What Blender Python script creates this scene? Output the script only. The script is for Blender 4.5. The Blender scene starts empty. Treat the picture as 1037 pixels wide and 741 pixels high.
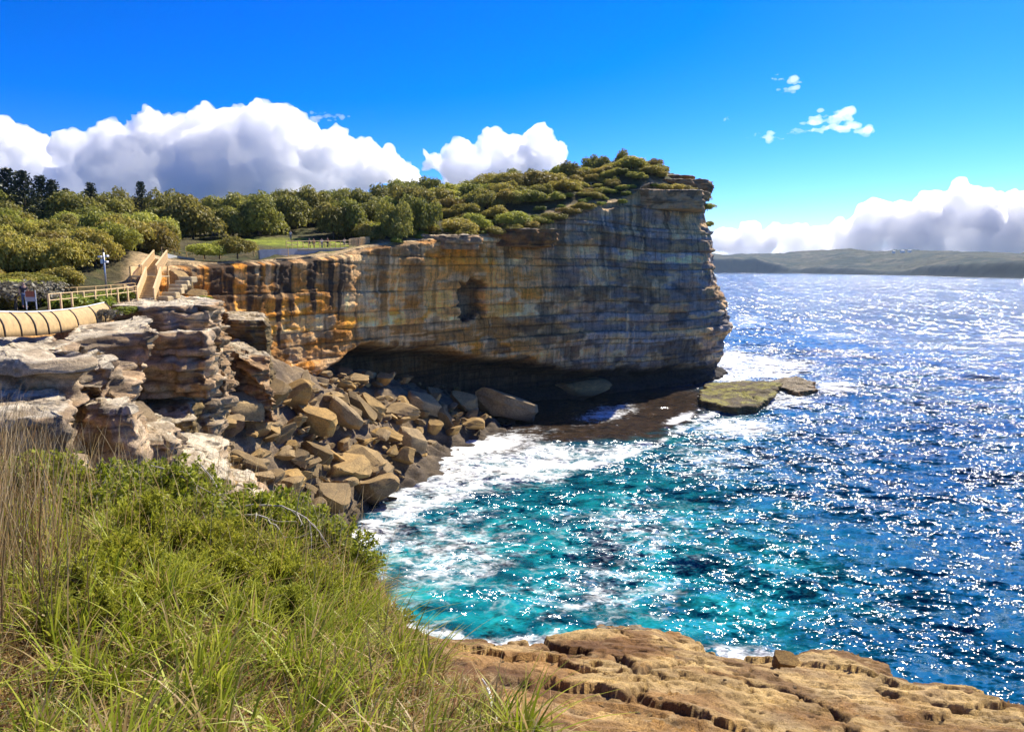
import bpy, math, random
import numpy as np
from mathutils import Vector, Matrix, Euler
random.seed(7); rng = np.random.default_rng(7)
SC = bpy.context.scene
COL = SC.collection
# ------------------------------------------------------------------ camera geometry
CAM_H = 30.0; F = 700.0; CX = 518.5; CY = 370.5
PITCH = math.atan(99.5/700.0)
cP, sP = math.cos(PITCH), math.sin(PITCH)
def ray(px, row):
    yc = CY-row
    Y = F*cP + yc*sP; Z = yc*cP - F*sP
    return (px-CX)/Y, Z/Y            # X and z per metre of Y
def at(px, row, Y):
    a, b = ray(px, row); return np.array([a*Y, Y, CAM_H+b*Y])
def on_z(px, row, z=0.0):
    a, b = ray(px, row); Y = (z-CAM_H)/b; return np.array([a*Y, Y, z])
def project(X, Y, Z):
    zc = Z-CAM_H
    dep = Y*cP - zc*sP
    up = Y*sP + zc*cP
    return CX+F*X/dep, CY-F*up/dep

# ------------------------------------------------------------------ noise (numpy)
def _h(ix, iy, iz, seed):
    n = (ix.astype(np.uint32)*np.uint32(374761393) + iy.astype(np.uint32)*np.uint32(668265263)
         + iz.astype(np.uint32)*np.uint32(2147483647) + np.uint32((seed*1274126177) & 0xffffffff))
    n = (n ^ (n >> np.uint32(13)))*np.uint32(1274126177)
    n = (n ^ (n >> np.uint32(15)))*np.uint32(2246822519)
    n = n ^ (n >> np.uint32(16))
    return n.astype(np.float64)/4294967295.0
def vnoise(x, y, z=0.0, seed=0):
    x = np.asarray(x, float); y = np.asarray(y, float); z = np.asarray(z, float)
    x, y, z = np.broadcast_arrays(x, y, z)
    ix = np.floor(x).astype(np.int64); iy = np.floor(y).astype(np.int64); iz = np.floor(z).astype(np.int64)
    fx = x-ix; fy = y-iy; fz = z-iz
    fx = fx*fx*fx*(fx*(fx*6-15)+10); fy = fy*fy*fy*(fy*(fy*6-15)+10); fz = fz*fz*(3-2*fz)
    def c(a, b, d): return _h(ix+a, iy+b, iz+d, seed)
    x00 = c(0,0,0)*(1-fx)+c(1,0,0)*fx; x10 = c(0,1,0)*(1-fx)+c(1,1,0)*fx
    x01 = c(0,0,1)*(1-fx)+c(1,0,1)*fx; x11 = c(0,1,1)*(1-fx)+c(1,1,1)*fx
    return ((x00*(1-fy)+x10*fy)*(1-fz)+(x01*(1-fy)+x11*fy)*fz)*2-1
def fbm(x, y, z=0.0, seed=0, oct=4, gain=.5):
    r = 0; a = 1; t = 0; f = 1.0
    for i in range(oct):
        r = r + a*vnoise(np.asarray(x)*f+i*13.7, np.asarray(y)*f+i*7.3, np.asarray(z)*f+i*3.1, seed+i)
        t += a; a *= gain; f *= 2.03
    return r/t*1.6
def rnd(i, seed=0):
    i = np.asarray(i); return _h(i.astype(np.int64)+5000, np.zeros_like(i, dtype=np.int64)+17, np.zeros_like(i, dtype=np.int64), seed)
def sstep(a, b, x):
    t = np.clip((np.asarray(x, float)-a)/(b-a), 0, 1); return t*t*(3-2*t)
def mixc(a, b, t):
    t = np.asarray(t)[..., None]; return np.asarray(a)*(1-t)+np.asarray(b)*t

# ------------------------------------------------------------------ mesh helpers
def mesh_np(name, V, Fq, mat=None, smooth=True, colors=None, attrs=None):
    V = np.asarray(V, np.float32).reshape(-1, 3); Fq = np.asarray(Fq, np.int32)
    me = bpy.data.meshes.new(name)
    me.vertices.add(len(V)); me.vertices.foreach_set('co', V.ravel())
    k = Fq.shape[1]; n = len(Fq)
    me.loops.add(n*k); me.loops.foreach_set('vertex_index', Fq.ravel())
    me.polygons.add(n)
    me.polygons.foreach_set('loop_start', np.arange(0, n*k, k, dtype=np.int32))
    me.polygons.foreach_set('use_smooth', np.full(n, smooth, dtype=bool))
    me.update(calc_edges=True)
    if colors is not None:
        a = me.color_attributes.new('Col', 'FLOAT_COLOR', 'POINT')
        c = np.ones((len(V), 4), np.float32); c[:, :3] = np.clip(colors, 0, 1)
        a.data.foreach_set('color', c.ravel())
    for nm, arr in (attrs or {}).items():
        a = me.attributes.new(nm, 'FLOAT', 'POINT'); a.data.foreach_set('value', np.asarray(arr, np.float32).ravel())
    if mat: me.materials.append(mat)
    return me
def link(name, me, parent=None):
    o = bpy.data.objects.new(name, me); COL.objects.link(o)
    if parent is not None: o.parent = parent
    return o
def gridf(nu, nv, closed=False):
    i = np.arange(nu-1 if not closed else nu)[:, None]; j = np.arange(nv-1)[None, :]
    i2 = (i+1) % nu
    a = i*nv+j; b = i2*nv+j; c = i2*nv+j+1; d = i*nv+j+1
    return np.stack([a+0*j, b+0*j, c+0*j, d+0*j], -1).reshape(-1, 4)
def tag(o, label=None, cat=None, group=None, kind=None):
    if label: o['label'] = label
    if cat: o['category'] = cat
    if group: o['group'] = group
    if kind: o['kind'] = kind
    return o
def empty(name, loc=(0,0,0), rz=0):
    o = bpy.data.objects.new(name, None); COL.objects.link(o); o.location = loc; o.rotation_euler = (0,0,rz); return o
def copy_tree(o, parent=None):
    c = o.copy(); COL.objects.link(c); c.parent = parent
    for ch in list(o.children): copy_tree(ch, c)
    return c
class MB:
    def __init__(s): s.v = []; s.f = []
    def box(s, c, size, R=None):
        c = Vector(c); b = len(s.v)
        R = R or Matrix.Identity(3)
        for dx in (-.5,.5):
            for dy in (-.5,.5):
                for dz in (-.5,.5):
                    s.v.append(tuple(c + R @ Vector((dx*size[0], dy*size[1], dz*size[2]))))
        for q in ((0,1,3,2),(4,6,7,5),(0,4,5,1),(2,3,7,6),(0,2,6,4),(1,5,7,3)): s.f.append([b+k for k in q])
        return s
    def beam(s, p, q, w, h):
        p = Vector(p); q = Vector(q); d = (q-p); L = d.length; d.normalize()
        up = Vector((0,0,1)) if abs(d.z) < .9 else Vector((0,1,0))
        x = d.cross(up).normalized(); z = x.cross(d)
        R = Matrix((x, d, z)).transposed()
        return s.box((p+q)/2, (w, L, h), R)
    def tube(s, pts, rad, n=6):
        pts = [Vector(p) for p in pts]
        if not hasattr(rad, '__len__'): rad = [rad]*len(pts)
        b = len(s.v)
        for i, p in enumerate(pts):
            d = (pts[min(i+1, len(pts)-1)]-pts[max(i-1, 0)]).normalized()
            up = Vector((0,0,1)) if abs(d.z) < .95 else Vector((1,0,0))
            x = d.cross(up).normalized(); y = x.cross(d)
            for k in range(n):
                a = 2*math.pi*k/n
                s.v.append(tuple(p+(x*math.cos(a)+y*math.sin(a))*rad[i]))
        for i in range(len(pts)-1):
            for k in range(n):
                k2 = (k+1) % n
                s.f.append([b+i*n+k, b+i*n+k2, b+(i+1)*n+k2, b+(i+1)*n+k])
        s.f.append([b+k for k in range(n)][::-1]); s.f.append([b+(len(pts)-1)*n+k for k in range(n)])
        return s
    def build(s, name, mat, parent=None, smooth=False, bevel=0):
        me = bpy.data.meshes.new(name); me.from_pydata(s.v, [], s.f)
        if smooth: me.polygons.foreach_set('use_smooth', [True]*len(me.polygons))
        me.materials.append(mat); o = link(name, me, parent)
        if bevel:
            m = o.modifiers.new('b', 'BEVEL'); m.width = bevel; m.segments = 1
        return o

# ------------------------------------------------------------------ materials
def new_mat(name):
    m = bpy.data.materials.new(name); m.use_nodes = True
    nt = m.node_tree; nt.nodes.clear()
    out = nt.nodes.new('ShaderNodeOutputMaterial')
    return m, nt, out
def N(nt, t, **kw):
    n = nt.nodes.new(t)
    for k, v in kw.items():
        if k in n.inputs: n.inputs[k].default_value = v
        else: setattr(n, k, v)
    return n
def noise_node(nt, vec, scale, detail=5, rough=.6, dist=0):
    n = N(nt, 'ShaderNodeTexNoise'); n.inputs['Scale'].default_value = scale; n.inputs['Detail'].default_value = detail
    n.inputs['Roughness'].default_value = rough; n.inputs['Distortion'].default_value = dist
    if vec is not None: nt.links.new(vec, n.inputs['Vector'])
    return n
def ramp(nt, fac, stops):
    r = N(nt, 'ShaderNodeValToRGB'); e = r.color_ramp.elements
    while len(e) < len(stops): e.new(.5)
    for i, (p, c) in enumerate(stops):
        e[i].position = p; e[i].color = (*c, 1) if len(c) == 3 else c
    nt.links.new(fac, r.inputs['Fac']); return r
def mix(nt, f, a, b, mode='MIX'):
    m = N(nt, 'ShaderNodeMix', data_type='RGBA', blend_type=mode)
    for s, v in ((0, f), (6, a), (7, b)):
        if hasattr(v, 'is_output'): nt.links.new(v, m.inputs[s])
        else: m.inputs[s].default_value = v if s == 0 else (*v[:3], 1)
    return m.outputs[2]
def math_n(nt, op, a, b=0.0, clamp=False):
    m = N(nt, 'ShaderNodeMath', operation=op, use_clamp=clamp)
    for s, v in ((0, a), (1, b)):
        if hasattr(v, 'is_output'): nt.links.new(v, m.inputs[s])
        else: m.inputs[s].default_value = v
    return m.outputs[0]
def mapped(nt, scale=(1,1,1), src='Object'):
    t = N(nt, 'ShaderNodeTexCoord'); m = N(nt, 'ShaderNodeMapping'); m.inputs['Scale'].default_value = scale
    nt.links.new(t.outputs[src], m.inputs['Vector']); return m.outputs[0]

def rock_mat(name, base=None, var=.35, scale=1.0, bump=.25, rough=.88, use_col=True, dark=(.05,.04,.03), bands=True, streaks=0, bandz=2.2, bandf=.5, grain=22):
    """sandstone: vertex colour (weathering zones) broken up by bedding, grain and lichen noise"""
    m, nt, out = new_mat(name); L = nt.links
    p = N(nt, 'ShaderNodeBsdfPrincipled'); p.inputs['Roughness'].default_value = rough
    p.inputs['Specular IOR Level'].default_value = .25
    co = mapped(nt, (1,1,1))
    if use_col:
        a = N(nt, 'ShaderNodeVertexColor', layer_name='Col'); col = a.outputs[0]
    else:
        oi = N(nt, 'ShaderNodeObjectInfo')
        r = ramp(nt, oi.outputs['Random'], [(0, tuple(c*.5 for c in base)), (.35, (base[0]*.9, base[1]*.98, base[2]*1.3)), (.7, base), (1, (base[0]*1.2, base[1]*1.12, base[2]*.9))])
        gp = N(nt, 'ShaderNodeNewGeometry'); sx = N(nt, 'ShaderNodeSeparateXYZ'); L.new(gp.outputs['Position'], sx.inputs[0])
        wet = N(nt, 'ShaderNodeMapRange'); wet.inputs['From Min'].default_value = .6; wet.inputs['From Max'].default_value = 2.2; L.new(sx.outputs['Z'], wet.inputs['Value'])
        col = mix(nt, wet.outputs[0], (.07,.05,.03), r.outputs[0])
    n1 = noise_node(nt, co, .6*scale, 6, .65)
    c1 = mix(nt, math_n(nt, 'MULTIPLY', ramp(nt, n1.outputs[0], [(.35,(1,1,1)),(.6,(0,0,0))]).outputs[0], var), col, dark)
    n2 = noise_node(nt, co, 5*scale, 8, .75)
    r2 = ramp(nt, n2.outputs[0], [(.3,(.55,.53,.5)),(.5,(1,1,1)),(.72,(1.35,1.32,1.25))])
    c2 = mix(nt, 1.0, c1, r2.outputs[0], 'MULTIPLY')
    if bands:
        cb = mapped(nt, (.25,.25,bandz))
        nb = noise_node(nt, cb, 1.2*scale, 5, .6, .4)
        rb = ramp(nt, nb.outputs[0], [(.38,(.62,.6,.58)),(.5,(1,1,1)),(.68,(1.2,1.15,1.1))])
        c2 = mix(nt, bandf, c2, rb.outputs[0], 'MULTIPLY')
    n3 = noise_node(nt, co, grain*scale, 4, .7)
    c2 = mix(nt, 1.0, c2, ramp(nt, n3.outputs[0], [(.32,(.55,.52,.48)),(.47,(1,1,1)),(.68,(1.4,1.38,1.3))]).outputs[0], 'MULTIPLY')
    if streaks:
        ns_ = noise_node(nt, mapped(nt, (1.3,1.3,.07)), 1.0, 6, .6, .2)
        c2 = mix(nt, streaks, c2, ramp(nt, ns_.outputs[0], [(.34,(.45,.40,.34)),(.48,(1,1,1)),(.66,(1.5,1.4,1.25))]).outputs[0], 'MULTIPLY')
    L.new(c2, p.inputs['Base Color'])
    b = N(nt, 'ShaderNodeBump'); b.inputs['Strength'].default_value = .8; b.inputs['Distance'].default_value = bump
    h = math_n(nt, 'ADD', n2.outputs[0], math_n(nt, 'MULTIPLY', n1.outputs[0], 1.2))
    if bands: h = math_n(nt, 'ADD', h, math_n(nt, 'MULTIPLY', nb.outputs[0], 1.0))
    h = math_n(nt, 'ADD', h, math_n(nt, 'MULTIPLY', n3.outputs[0], .35)); L.new(h, b.inputs['Height']); L.new(b.outputs[0], p.inputs['Normal'])
    L.new(p.outputs[0], out.inputs[0]); return m
def leaf_mat(name, c0, c1, trans=.35, rough=.5, use_col=False, objvar=.0, spec=.3):
    m, nt, out = new_mat(name); L = nt.links
    d = N(nt, 'ShaderNodeBsdfPrincipled'); d.inputs['Roughness'].default_value = rough; d.inputs['Specular IOR Level'].default_value = spec
    if use_col:
        a = N(nt, 'ShaderNodeVertexColor', layer_name='Col'); col = a.outputs[0]
    else:
        g = N(nt, 'ShaderNodeNewGeometry')
        col = mix(nt, g.outputs['Random Per Island'], c0, c1)
    if objvar:
        oi = N(nt, 'ShaderNodeObjectInfo')
        hs = N(nt, 'ShaderNodeHueSaturation')
        L.new(col, hs.inputs['Color'])
        L.new(math_n(nt, 'ADD', .5-.05*objvar, math_n(nt, 'MULTIPLY', oi.outputs['Random'], .07*objvar)), hs.inputs['Hue'])
        r2 = math_n(nt, 'FRACT', math_n(nt, 'MULTIPLY', oi.outputs['Random'], 17.3))
        L.new(math_n(nt, 'ADD', 1-.35*objvar, math_n(nt, 'MULTIPLY', r2, .9*objvar)), hs.inputs['Value'])
        col = hs.outputs[0]
    t = N(nt, 'ShaderNodeBsdfTranslucent')
    L.new(col, d.inputs['Base Color']); L.new(col, t.inputs[0])
    ms = N(nt, 'ShaderNodeMixShader'); ms.inputs[0].default_value = trans
    L.new(d.outputs[0], ms.inputs[1]); L.new(t.outputs[0], ms.inputs[2]); L.new(ms.outputs[0], out.inputs[0]); return m
def simple_mat(name, col, rough=.7, metal=0, var=.25, scale=6, stretch=(1,1,1), bump=.01):
    m, nt, out = new_mat(name); L = nt.links
    p = N(nt, 'ShaderNodeBsdfPrincipled'); p.inputs['Roughness'].default_value = rough; p.inputs['Metallic'].default_value = metal
    n = noise_node(nt, mapped(nt, stretch), scale, 6, .65)
    r = ramp(nt, n.outputs[0], [(.3, tuple(c*(1-var) for c in col)), (.7, tuple(min(1, c*(1+var)) for c in col))])
    L.new(r.outputs[0], p.inputs['Base Color'])
    b = N(nt, 'ShaderNodeBump'); b.inputs['Distance'].default_value = bump; b.inputs['Strength'].default_value = .6
    L.new(n.outputs[0], b.inputs['Height']); L.new(b.outputs[0], p.inputs['Normal'])
    L.new(p.outputs[0], out.inputs[0]); return m
M = {}
M['cliff'] = rock_mat('cliff_sandstone', scale=.8, var=.2, bump=.4, streaks=.7, bandf=.4)
M['block'] = rock_mat('ledge_sandstone', scale=1.0, var=.2, bump=.25)
M['boulder'] = rock_mat('boulder_sandstone', base=(.40,.265,.105), use_col=False, scale=2.6, var=.5, bump=.07, dark=(.07,.055,.04), bands=False)
M['ledge'] = rock_mat('foreground_sandstone', scale=4.5, var=.5, bump=.06, bands=False, dark=(.09,.045,.02))
M['timber'] = simple_mat('weathered_timber', (.55,.36,.15), .8, var=.3, scale=4)
M['timber_pale'] = simple_mat('pale_timber', (.78,.56,.28), .8, var=.2, scale=4)
M['panel'] = simple_mat('barrier_panel', (.48,.32,.13), .75, var=.25, scale=3)
M['rib'] = simple_mat('dark_rib', (.05,.035,.025), .7)
M['concrete'] = simple_mat('pale_concrete', (.42,.43,.42), .85, var=.2, scale=1.5)
M['metal'] = simple_mat('galvanised_metal', (.55,.57,.58), .45, .6, var=.1)
M['sandstep'] = simple_mat('sandstone_step', (.5,.38,.2), .9, var=.3, scale=2)
M['wood_dead'] = simple_mat('dead_wood', (.42,.38,.32), .8, var=.3, scale=12)
M['bark'] = simple_mat('bark', (.12,.09,.06), .9, var=.3, scale=5)
M['skin'] = simple_mat('skin', (.5,.3,.2), .6, var=.05)
M['white_paint'] = simple_mat('white_paint', (.75,.75,.72), .6, var=.05)
M['blue_cloth'] = simple_mat('blue_cloth', (.05,.1,.2), .9, var=.1)
M['dark_cloth'] = simple_mat('dark_cloth', (.03,.03,.04), .9, var=.1)
M['white_cloth'] = simple_mat('white_cloth', (.7,.7,.7), .9, var=.1)
M['red_cloth'] = simple_mat('rust_cloth', (.35,.12,.06), .9, var=.1)
M['hair'] = simple_mat('dark_hair', (.03,.02,.015), .7, var=.1)
M['bush'] = leaf_mat('bush_leaves', (.24,.25,.028), (.50,.46,.09), .45, objvar=.75)
M['tree'] = leaf_mat('tree_leaves', (.14,.155,.025), (.38,.36,.07), .42, objvar=.6)
M['pine'] = leaf_mat('pine_leaves', (.02,.035,.015), (.045,.06,.022), .15)
M['bright'] = leaf_mat('bright_leaves', (.18,.24,.02), (.32,.36,.05), .4, objvar=.4)
M['greybush'] = leaf_mat('grey_leaves', (.16,.14,.09), (.28,.25,.17), .25)
M['shrub'] = leaf_mat('coast_shrub_leaves', (.15,.20,.010), (.46,.47,.05), .42, rough=.45, spec=.2)
M['grass'] = leaf_mat('grass_blades', None, None, .4, rough=.45, use_col=True, spec=.3)
# ------------------------------------------------------------------ world, sun, camera
SUN_AZ, SUN_EL = math.radians(37), math.radians(45)
w = bpy.data.worlds.new("World"); SC.world = w; w.use_nodes = True
nt = w.node_tree; nt.nodes.clear()
sky = N(nt, 'ShaderNodeTexSky', sky_type='NISHITA'); sky.sun_disc = False
sky.sun_elevation = SUN_EL; sky.sun_rotation = SUN_AZ; sky.altitude = 0; sky.air_density = 1.0; sky.dust_density = .3; sky.ozone_density = 3.0
hs = N(nt, 'ShaderNodeHueSaturation'); hs.inputs['Saturation'].default_value = 1.14
bg = N(nt, 'ShaderNodeBackground'); bg.inputs['Strength'].default_value = .13
wo = N(nt, 'ShaderNodeOutputWorld')
tint = N(nt, 'ShaderNodeMix', data_type='RGBA', blend_type='MULTIPLY'); tint.inputs[0].default_value = 1; tint.inputs[7].default_value = (.62,.69,.94,1); nt.links.new(sky.outputs[0], tint.inputs[6]); gm = N(nt, 'ShaderNodeGamma'); gm.inputs['Gamma'].default_value = 1.6; g1 = N(nt, 'ShaderNodeVectorMath', operation='SCALE'); g1.inputs['Scale'].default_value = .13; g2 = N(nt, 'ShaderNodeVectorMath', operation='SCALE'); g2.inputs['Scale'].default_value = .92/.13; nt.links.new(tint.outputs[2], g1.inputs[0]); nt.links.new(g1.outputs[0], gm.inputs['Color']); nt.links.new(gm.outputs[0], g2.inputs[0]); nt.links.new(g2.outputs[0], hs.inputs['Color']); nt.links.new(hs.outputs[0], bg.inputs[0]); nt.links.new(bg.outputs[0], wo.inputs[0])
sl = bpy.data.lights.new('sun', 'SUN'); sl.energy = 4.2; sl.angle = math.radians(.5); sl.color = (1, .92, .77)
so = bpy.data.objects.new('sun', sl); COL.objects.link(so)
sd = Vector((math.sin(SUN_AZ)*math.cos(SUN_EL), math.cos(SUN_AZ)*math.cos(SUN_EL), math.sin(SUN_EL)))
so.rotation_euler = sd.to_track_quat('Z', 'Y').to_euler(); so.location = (0, 0, 200)
cam = bpy.data.cameras.new('camera'); co_ = bpy.data.objects.new('camera', cam); COL.objects.link(co_)
cam.sensor_width = 36; cam.lens = 36*F/1037; cam.clip_start = .1; cam.clip_end = 80000
co_.location = (0, 0, CAM_H); co_.rotation_euler = (math.pi/2-PITCH, 0, 0); SC.camera = co_
SC.view_settings.view_transform = 'Standard'; SC.view_settings.look = 'None'
SC.view_settings.exposure = 1.05; SC.view_settings.gamma = 1; SC.view_settings.use_curve_mapping = False
cy = SC.cycles; cy.use_denoising = True; cy.max_bounces = 24; cy.diffuse_bounces = 4; cy.glossy_bounces = 2
cy.transmission_bounces = 2; cy.transparent_max_bounces = 16; cy.volume_bounces = 24; cy.sample_clamp_indirect = 6; cy.caustics_reflective = False; cy.caustics_refractive = False
try: cy.denoiser = 'OPENIMAGEDENOISE'
except Exception: pass

# ------------------------------------------------------------------ land shape
def tps_fit(P, Zv, lam=.15):
    P = np.asarray(P, float); n = len(P)
    r = np.linalg.norm(P[:, None]-P[None], axis=2)+1e-9
    K = r*r*np.log(r)+lam*np.eye(n)*10
    A = np.zeros((n+3, n+3)); A[:n, :n] = K; A[:n, n] = 1; A[:n, n+1:] = P; A[n, :n] = 1; A[n+1:, :n] = P.T
    return P, np.linalg.solve(A, np.r_[np.asarray(Zv, float), 0, 0, 0])
def tps_eval(fit, x, y):
    P, wv = fit; x = np.asarray(x, float); y = np.asarray(y, float); out = wv[-3]+wv[-2]*x+wv[-1]*y
    for i in range(len(P)):
        r = np.sqrt((x-P[i,0])**2+(y-P[i,1])**2)+1e-9
        out = out+wv[i]*r*r*np.log(r)
    return out
# rim of the cliff: (px, row, distance) as read off the photograph
RIM = [(165,269,84),(200,268,87),(240,266,92),(300,263,101),(350,258,110),(375,251,115.5),(400,246,121),(430,243,127),(470,240,134),(500,238,139),
       (530,233,144),(560,224,150),(600,212,158),(640,207,165),(680,204,173),(705,203,180)]
def rimY(px): return float(np.interp(px, [r[0] for r in RIM], [r[2] for r in RIM]))
rim_w = [at(*p) for p in RIM]
front = [np.array([-52,12,27.0]), np.array([-42,28,26.8]), np.array([-35,40,26.4]), np.array([-33,52,26.6]), np.array([-34,62,26.6]), np.array([-38,72,27.5]), np.array([-41.5,79,29.5])]
flank = [np.array([51.5,188,46.5]), np.array([53,198,45]), np.array([49,210,44]), np.array([42,235,42]), np.array([34,270,40]), np.array([20,320,38])]
CURVE = front+rim_w+flank
ctrl = [tuple(p) for p in CURVE]+[(-45,45,27),(-60,60,28),(-60,40,28),(-48,66,28),(-90,60,30),(-44,84,31.6),(-62,84,31.5),(-52,100,33),(-45,108,33.3),(-36,106,32.6),(-31,116,33.5),(-46,116,34.3),(-39,98.5,31.0),(-33,101,31.3),(-30.3,107,31.9),(-27.6,112,32.4),(-33.3,103.5,31.4),(-45,95,30.9),
   (-60,100,33),(-90,100,34),(-110,140,35),(-58,150,38),(-28,130,35.6),(-23,136,37),(-24,190,46),(-10,160,43),(0,180,49),(12,165,47.5),(16,190,51.5),(33,172,50.5),(42,180,52),(-20,260,48),(-120,250,42),(30,240,46),
   (-160,160,38),(-140,80,32),(20,172,49),(-160,20,30)]
TF = tps_fit([(c[0], c[1]) for c in ctrl], [c[2] for c in ctrl])
def T(x, y): return tps_eval(TF, x, y)+.0
def Tz(x, y): return float(T(np.array([x]), np.array([y]))[0])
def ground_at(px, row, y0=30, y1=260):
    a, b = ray(px, row); Y = np.arange(y0, y1, .4); z = CAM_H+b*Y; t = T(a*Y, Y)
    k = np.nonzero(z < t)[0]; i = k[0] if len(k) else len(Y)-1
    return Vector((a*Y[i], Y[i], float(t[i])))

# dense smooth curve
def catmull(P, n):
    P = np.asarray(P); P = np.vstack([2*P[0]-P[1], P, 2*P[-1]-P[-2]]); out = []
    for i in range(1, len(P)-2):
        t = np.linspace(0, 1, n, endpoint=False)[:, None]
        a, b, c, d = P[i-1], P[i], P[i+1], P[i+2]
        out.append(.5*((2*b)+(c-a)*t+(2*a-5*b+4*c-d)*t*t+(3*b-a-3*c+d)*t**3))
    return np.vstack(out+[P[-2][None]])
cv = catmull(CURVE, 60)
def resample(cv, step):
    d = np.r_[0, np.cumsum(np.linalg.norm(np.diff(cv[:, :2], axis=0), axis=1))]
    s = np.arange(0, d[-1], step); return s, np.stack([np.interp(s, d, cv[:, k]) for k in range(3)], 1)
S, R = resample(cv, .22)
tx = np.gradient(R[:, 0]); ty = np.gradient(R[:, 1]); kk = 61
tx = np.convolve(np.pad(tx, kk//2, 'edge'), np.ones(kk)/kk, 'valid'); ty = np.convolve(np.pad(ty, kk//2, 'edge'), np.ones(kk)/kk, 'valid')
tl = np.hypot(tx, ty); NX, NY = ty/tl, -tx/tl       # outward (seaward) normal
pxs, _ = project(R[:, 0], R[:, 1], R[:, 2])
i0 = np.searchsorted(S, 75)
vis = np.arange(len(S))
i_corner = int(np.argmax(np.where(R[:, 1] > 100, R[:, 0], -1e9)))
i_start = int(np.argmin(np.abs(R[:, 1]-86)+np.where(S > 120, 99, 0)))
def s_of_px(px): return float(np.interp(px, pxs[i_start:i_corner], S[i_start:i_corner]))

# bedding
LB = np.cumsum(np.r_[-6, 1.0+3.8*np.random.default_rng(3).random(45)**1.6])
def bedding(s, x, y, z, seed, amp=1.0):
    zz = z+.012*x+.4*fbm(s/25, 0*s, 0, seed, 2)
    k = np.clip(np.searchsorted(LB, zz.ravel()).reshape(zz.shape), 1, len(LB)-1)
    d = np.minimum(np.abs(zz-LB[k-1]), np.abs(LB[k]-zz)); th = LB[k]-LB[k-1]
    off = (rnd(k, seed)-.5)*1.0 + .55*fbm(s/6.0, k*3.7, 0, seed+5, 3)
    wj = 1.5+4*rnd(k, seed+9)
    j = np.floor(s/wj+rnd(k, 31)*9+.35*vnoise(s/3, k*1.0, z/3, 4)); fr = (s/wj+rnd(k, 31)*9) % 1
    off = off+(rnd(j*131+k*17, seed+2)-.5)*.75
    off = off-.35*np.exp(-(d/.10)**2)-.12*np.exp(-(d/.35)**2)
    return off*amp, k, d, j
# ------------------------------------------------------------------ headland (one continuous sheet: land, rim, face)
def rock_colors(s, x, y, z, k, j, seed=0):
    """weathered sandstone: orange / ochre / cream / grey patches, by bed and by joint block"""
    cream = np.array([.95,.66,.34]); ochre = np.array([.90,.43,.11]); orange = np.array([.90,.36,.04]); brown = np.array([.40,.20,.06]); grey = np.array([.46,.44,.42]); black = np.array([.035,.028,.022])
    n1 = fbm(s/9, z/4.5, 0, seed+40, 4); n2 = fbm(s/5, z/2.2, 3, seed+50, 4); n3 = fbm(s/14, z/7, 7, seed+60, 3)
    c = mixc(ochre, orange, sstep(-.1, .5, n1)); c = mixc(c, cream, sstep(.1, .6, n2)*.8)
    c = mixc(c, brown, sstep(.15, .6, n3)*.65)
    b = rnd(k, seed+7); c = c*(.60+.65*b)[..., None]*(.85+.3*rnd(j*7+k*3, seed+8))[..., None]
    return c, dict(cream=cream, ochre=ochre, orange=orange, brown=brown, grey=grey, black=black)
ns = len(S)
nf = 250
vv = np.linspace(0, 1, nf)[None, :]
ztop = R[:, 2][:, None]; zb = -3.0
Zf = ztop+(zb-ztop)*vv
Sf = np.repeat(S[:, None], nf, 1); Xr = R[:, 0][:, None]+0*vv; Yr = R[:, 1][:, None]+0*vv
off, kb, dbed, jb = bedding(Sf, Xr, Yr, Zf, 11)
sC = {p: s_of_px(p) for p in (165,180,200,260,300,330,380,400,450,465,478,490,500,520,560,600,630,650,700)}
s_tip = S[i_corner]
right = sstep(sC[450], sC[600], Sf)
amp = .38+.45*right
off = off*amp + .9*fbm(Sf/22, Zf/18, 0, 21, 3)+.25*fbm(Sf/1.6, Zf/.8, 0, 22, 4)
# arched undercut: roof height follows the photograph
roof = np.interp(Sf, [sC[180], sC[260], sC[300], sC[330], sC[380], sC[450], sC[520], sC[600], sC[650], sC[700], s_tip+8, s_tip+30],
                     [3, 8, 12.5, 15.2, 17.5, 15.5, 11.8, 8.2, 6.2, 5.0, 4, 2])
deep = np.interp(Sf, [sC[200], sC[300], sC[380], sC[520], sC[600], sC[700], s_tip+5], [0, 4.5, 10, 9.5, 6.0, 2.0, .2])
off = off-deep*sstep(0, 3.2, roof+1.1*fbm(Sf/7, 0*Sf, 0, 33, 3)-Zf)
# toe: low shelf at the waterline
off = off+np.interp(Sf, [sC[450], sC[560], s_tip], [0, 3.0, 3.5])*sstep(2.6, .6, Zf+.8*fbm(Sf/5, 0*Sf, 0, 34, 3))
# square alcove
wa_ = .8*fbm(0*Zf, Zf/1.2, 0, 603, 3); al = sstep(sC[465]-.5, sC[465]+.5, Sf+wa_)*sstep(sC[490]+.5, sC[490]-.5, Sf+wa_)
za, zbt = at(478, 286, 135)[2]+.9*fbm(Sf/1.1, 0*Sf, 0, 601, 3), at(478, 322, 135)[2]+1.2*fbm(Sf/1.5, 0*Sf, 0, 602, 3)
off = off-2.4*al*sstep(za+.3, za-.3, Zf)*sstep(zbt-.3, zbt+.3, Zf)
# the cap beds jut out at the right, with a big step near the top; the buttress leans out in the middle
pz = (Zf-zb)/(ztop-zb)
off = off+right*(1.6*sstep(.15,.5,pz)*sstep(.98,.55,pz))-.9*right*sstep(.86,.9,pz)
off = off-1.2*sstep(.985, 1.0, pz)
tipw = np.exp(-((Sf-s_tip)/14)**2)
off = off+tipw*(6.5*np.exp(-((pz-.34)/.2)**2)+3.2*sstep(.3,.1,pz)+.8*fbm(Sf/3, Zf/1.5, 0, 37, 3)+.6)
Xf = Xr+NX[:, None]*off; Yf = Yr+NY[:, None]*off
Zf2 = Zf+.0*Zf
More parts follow.
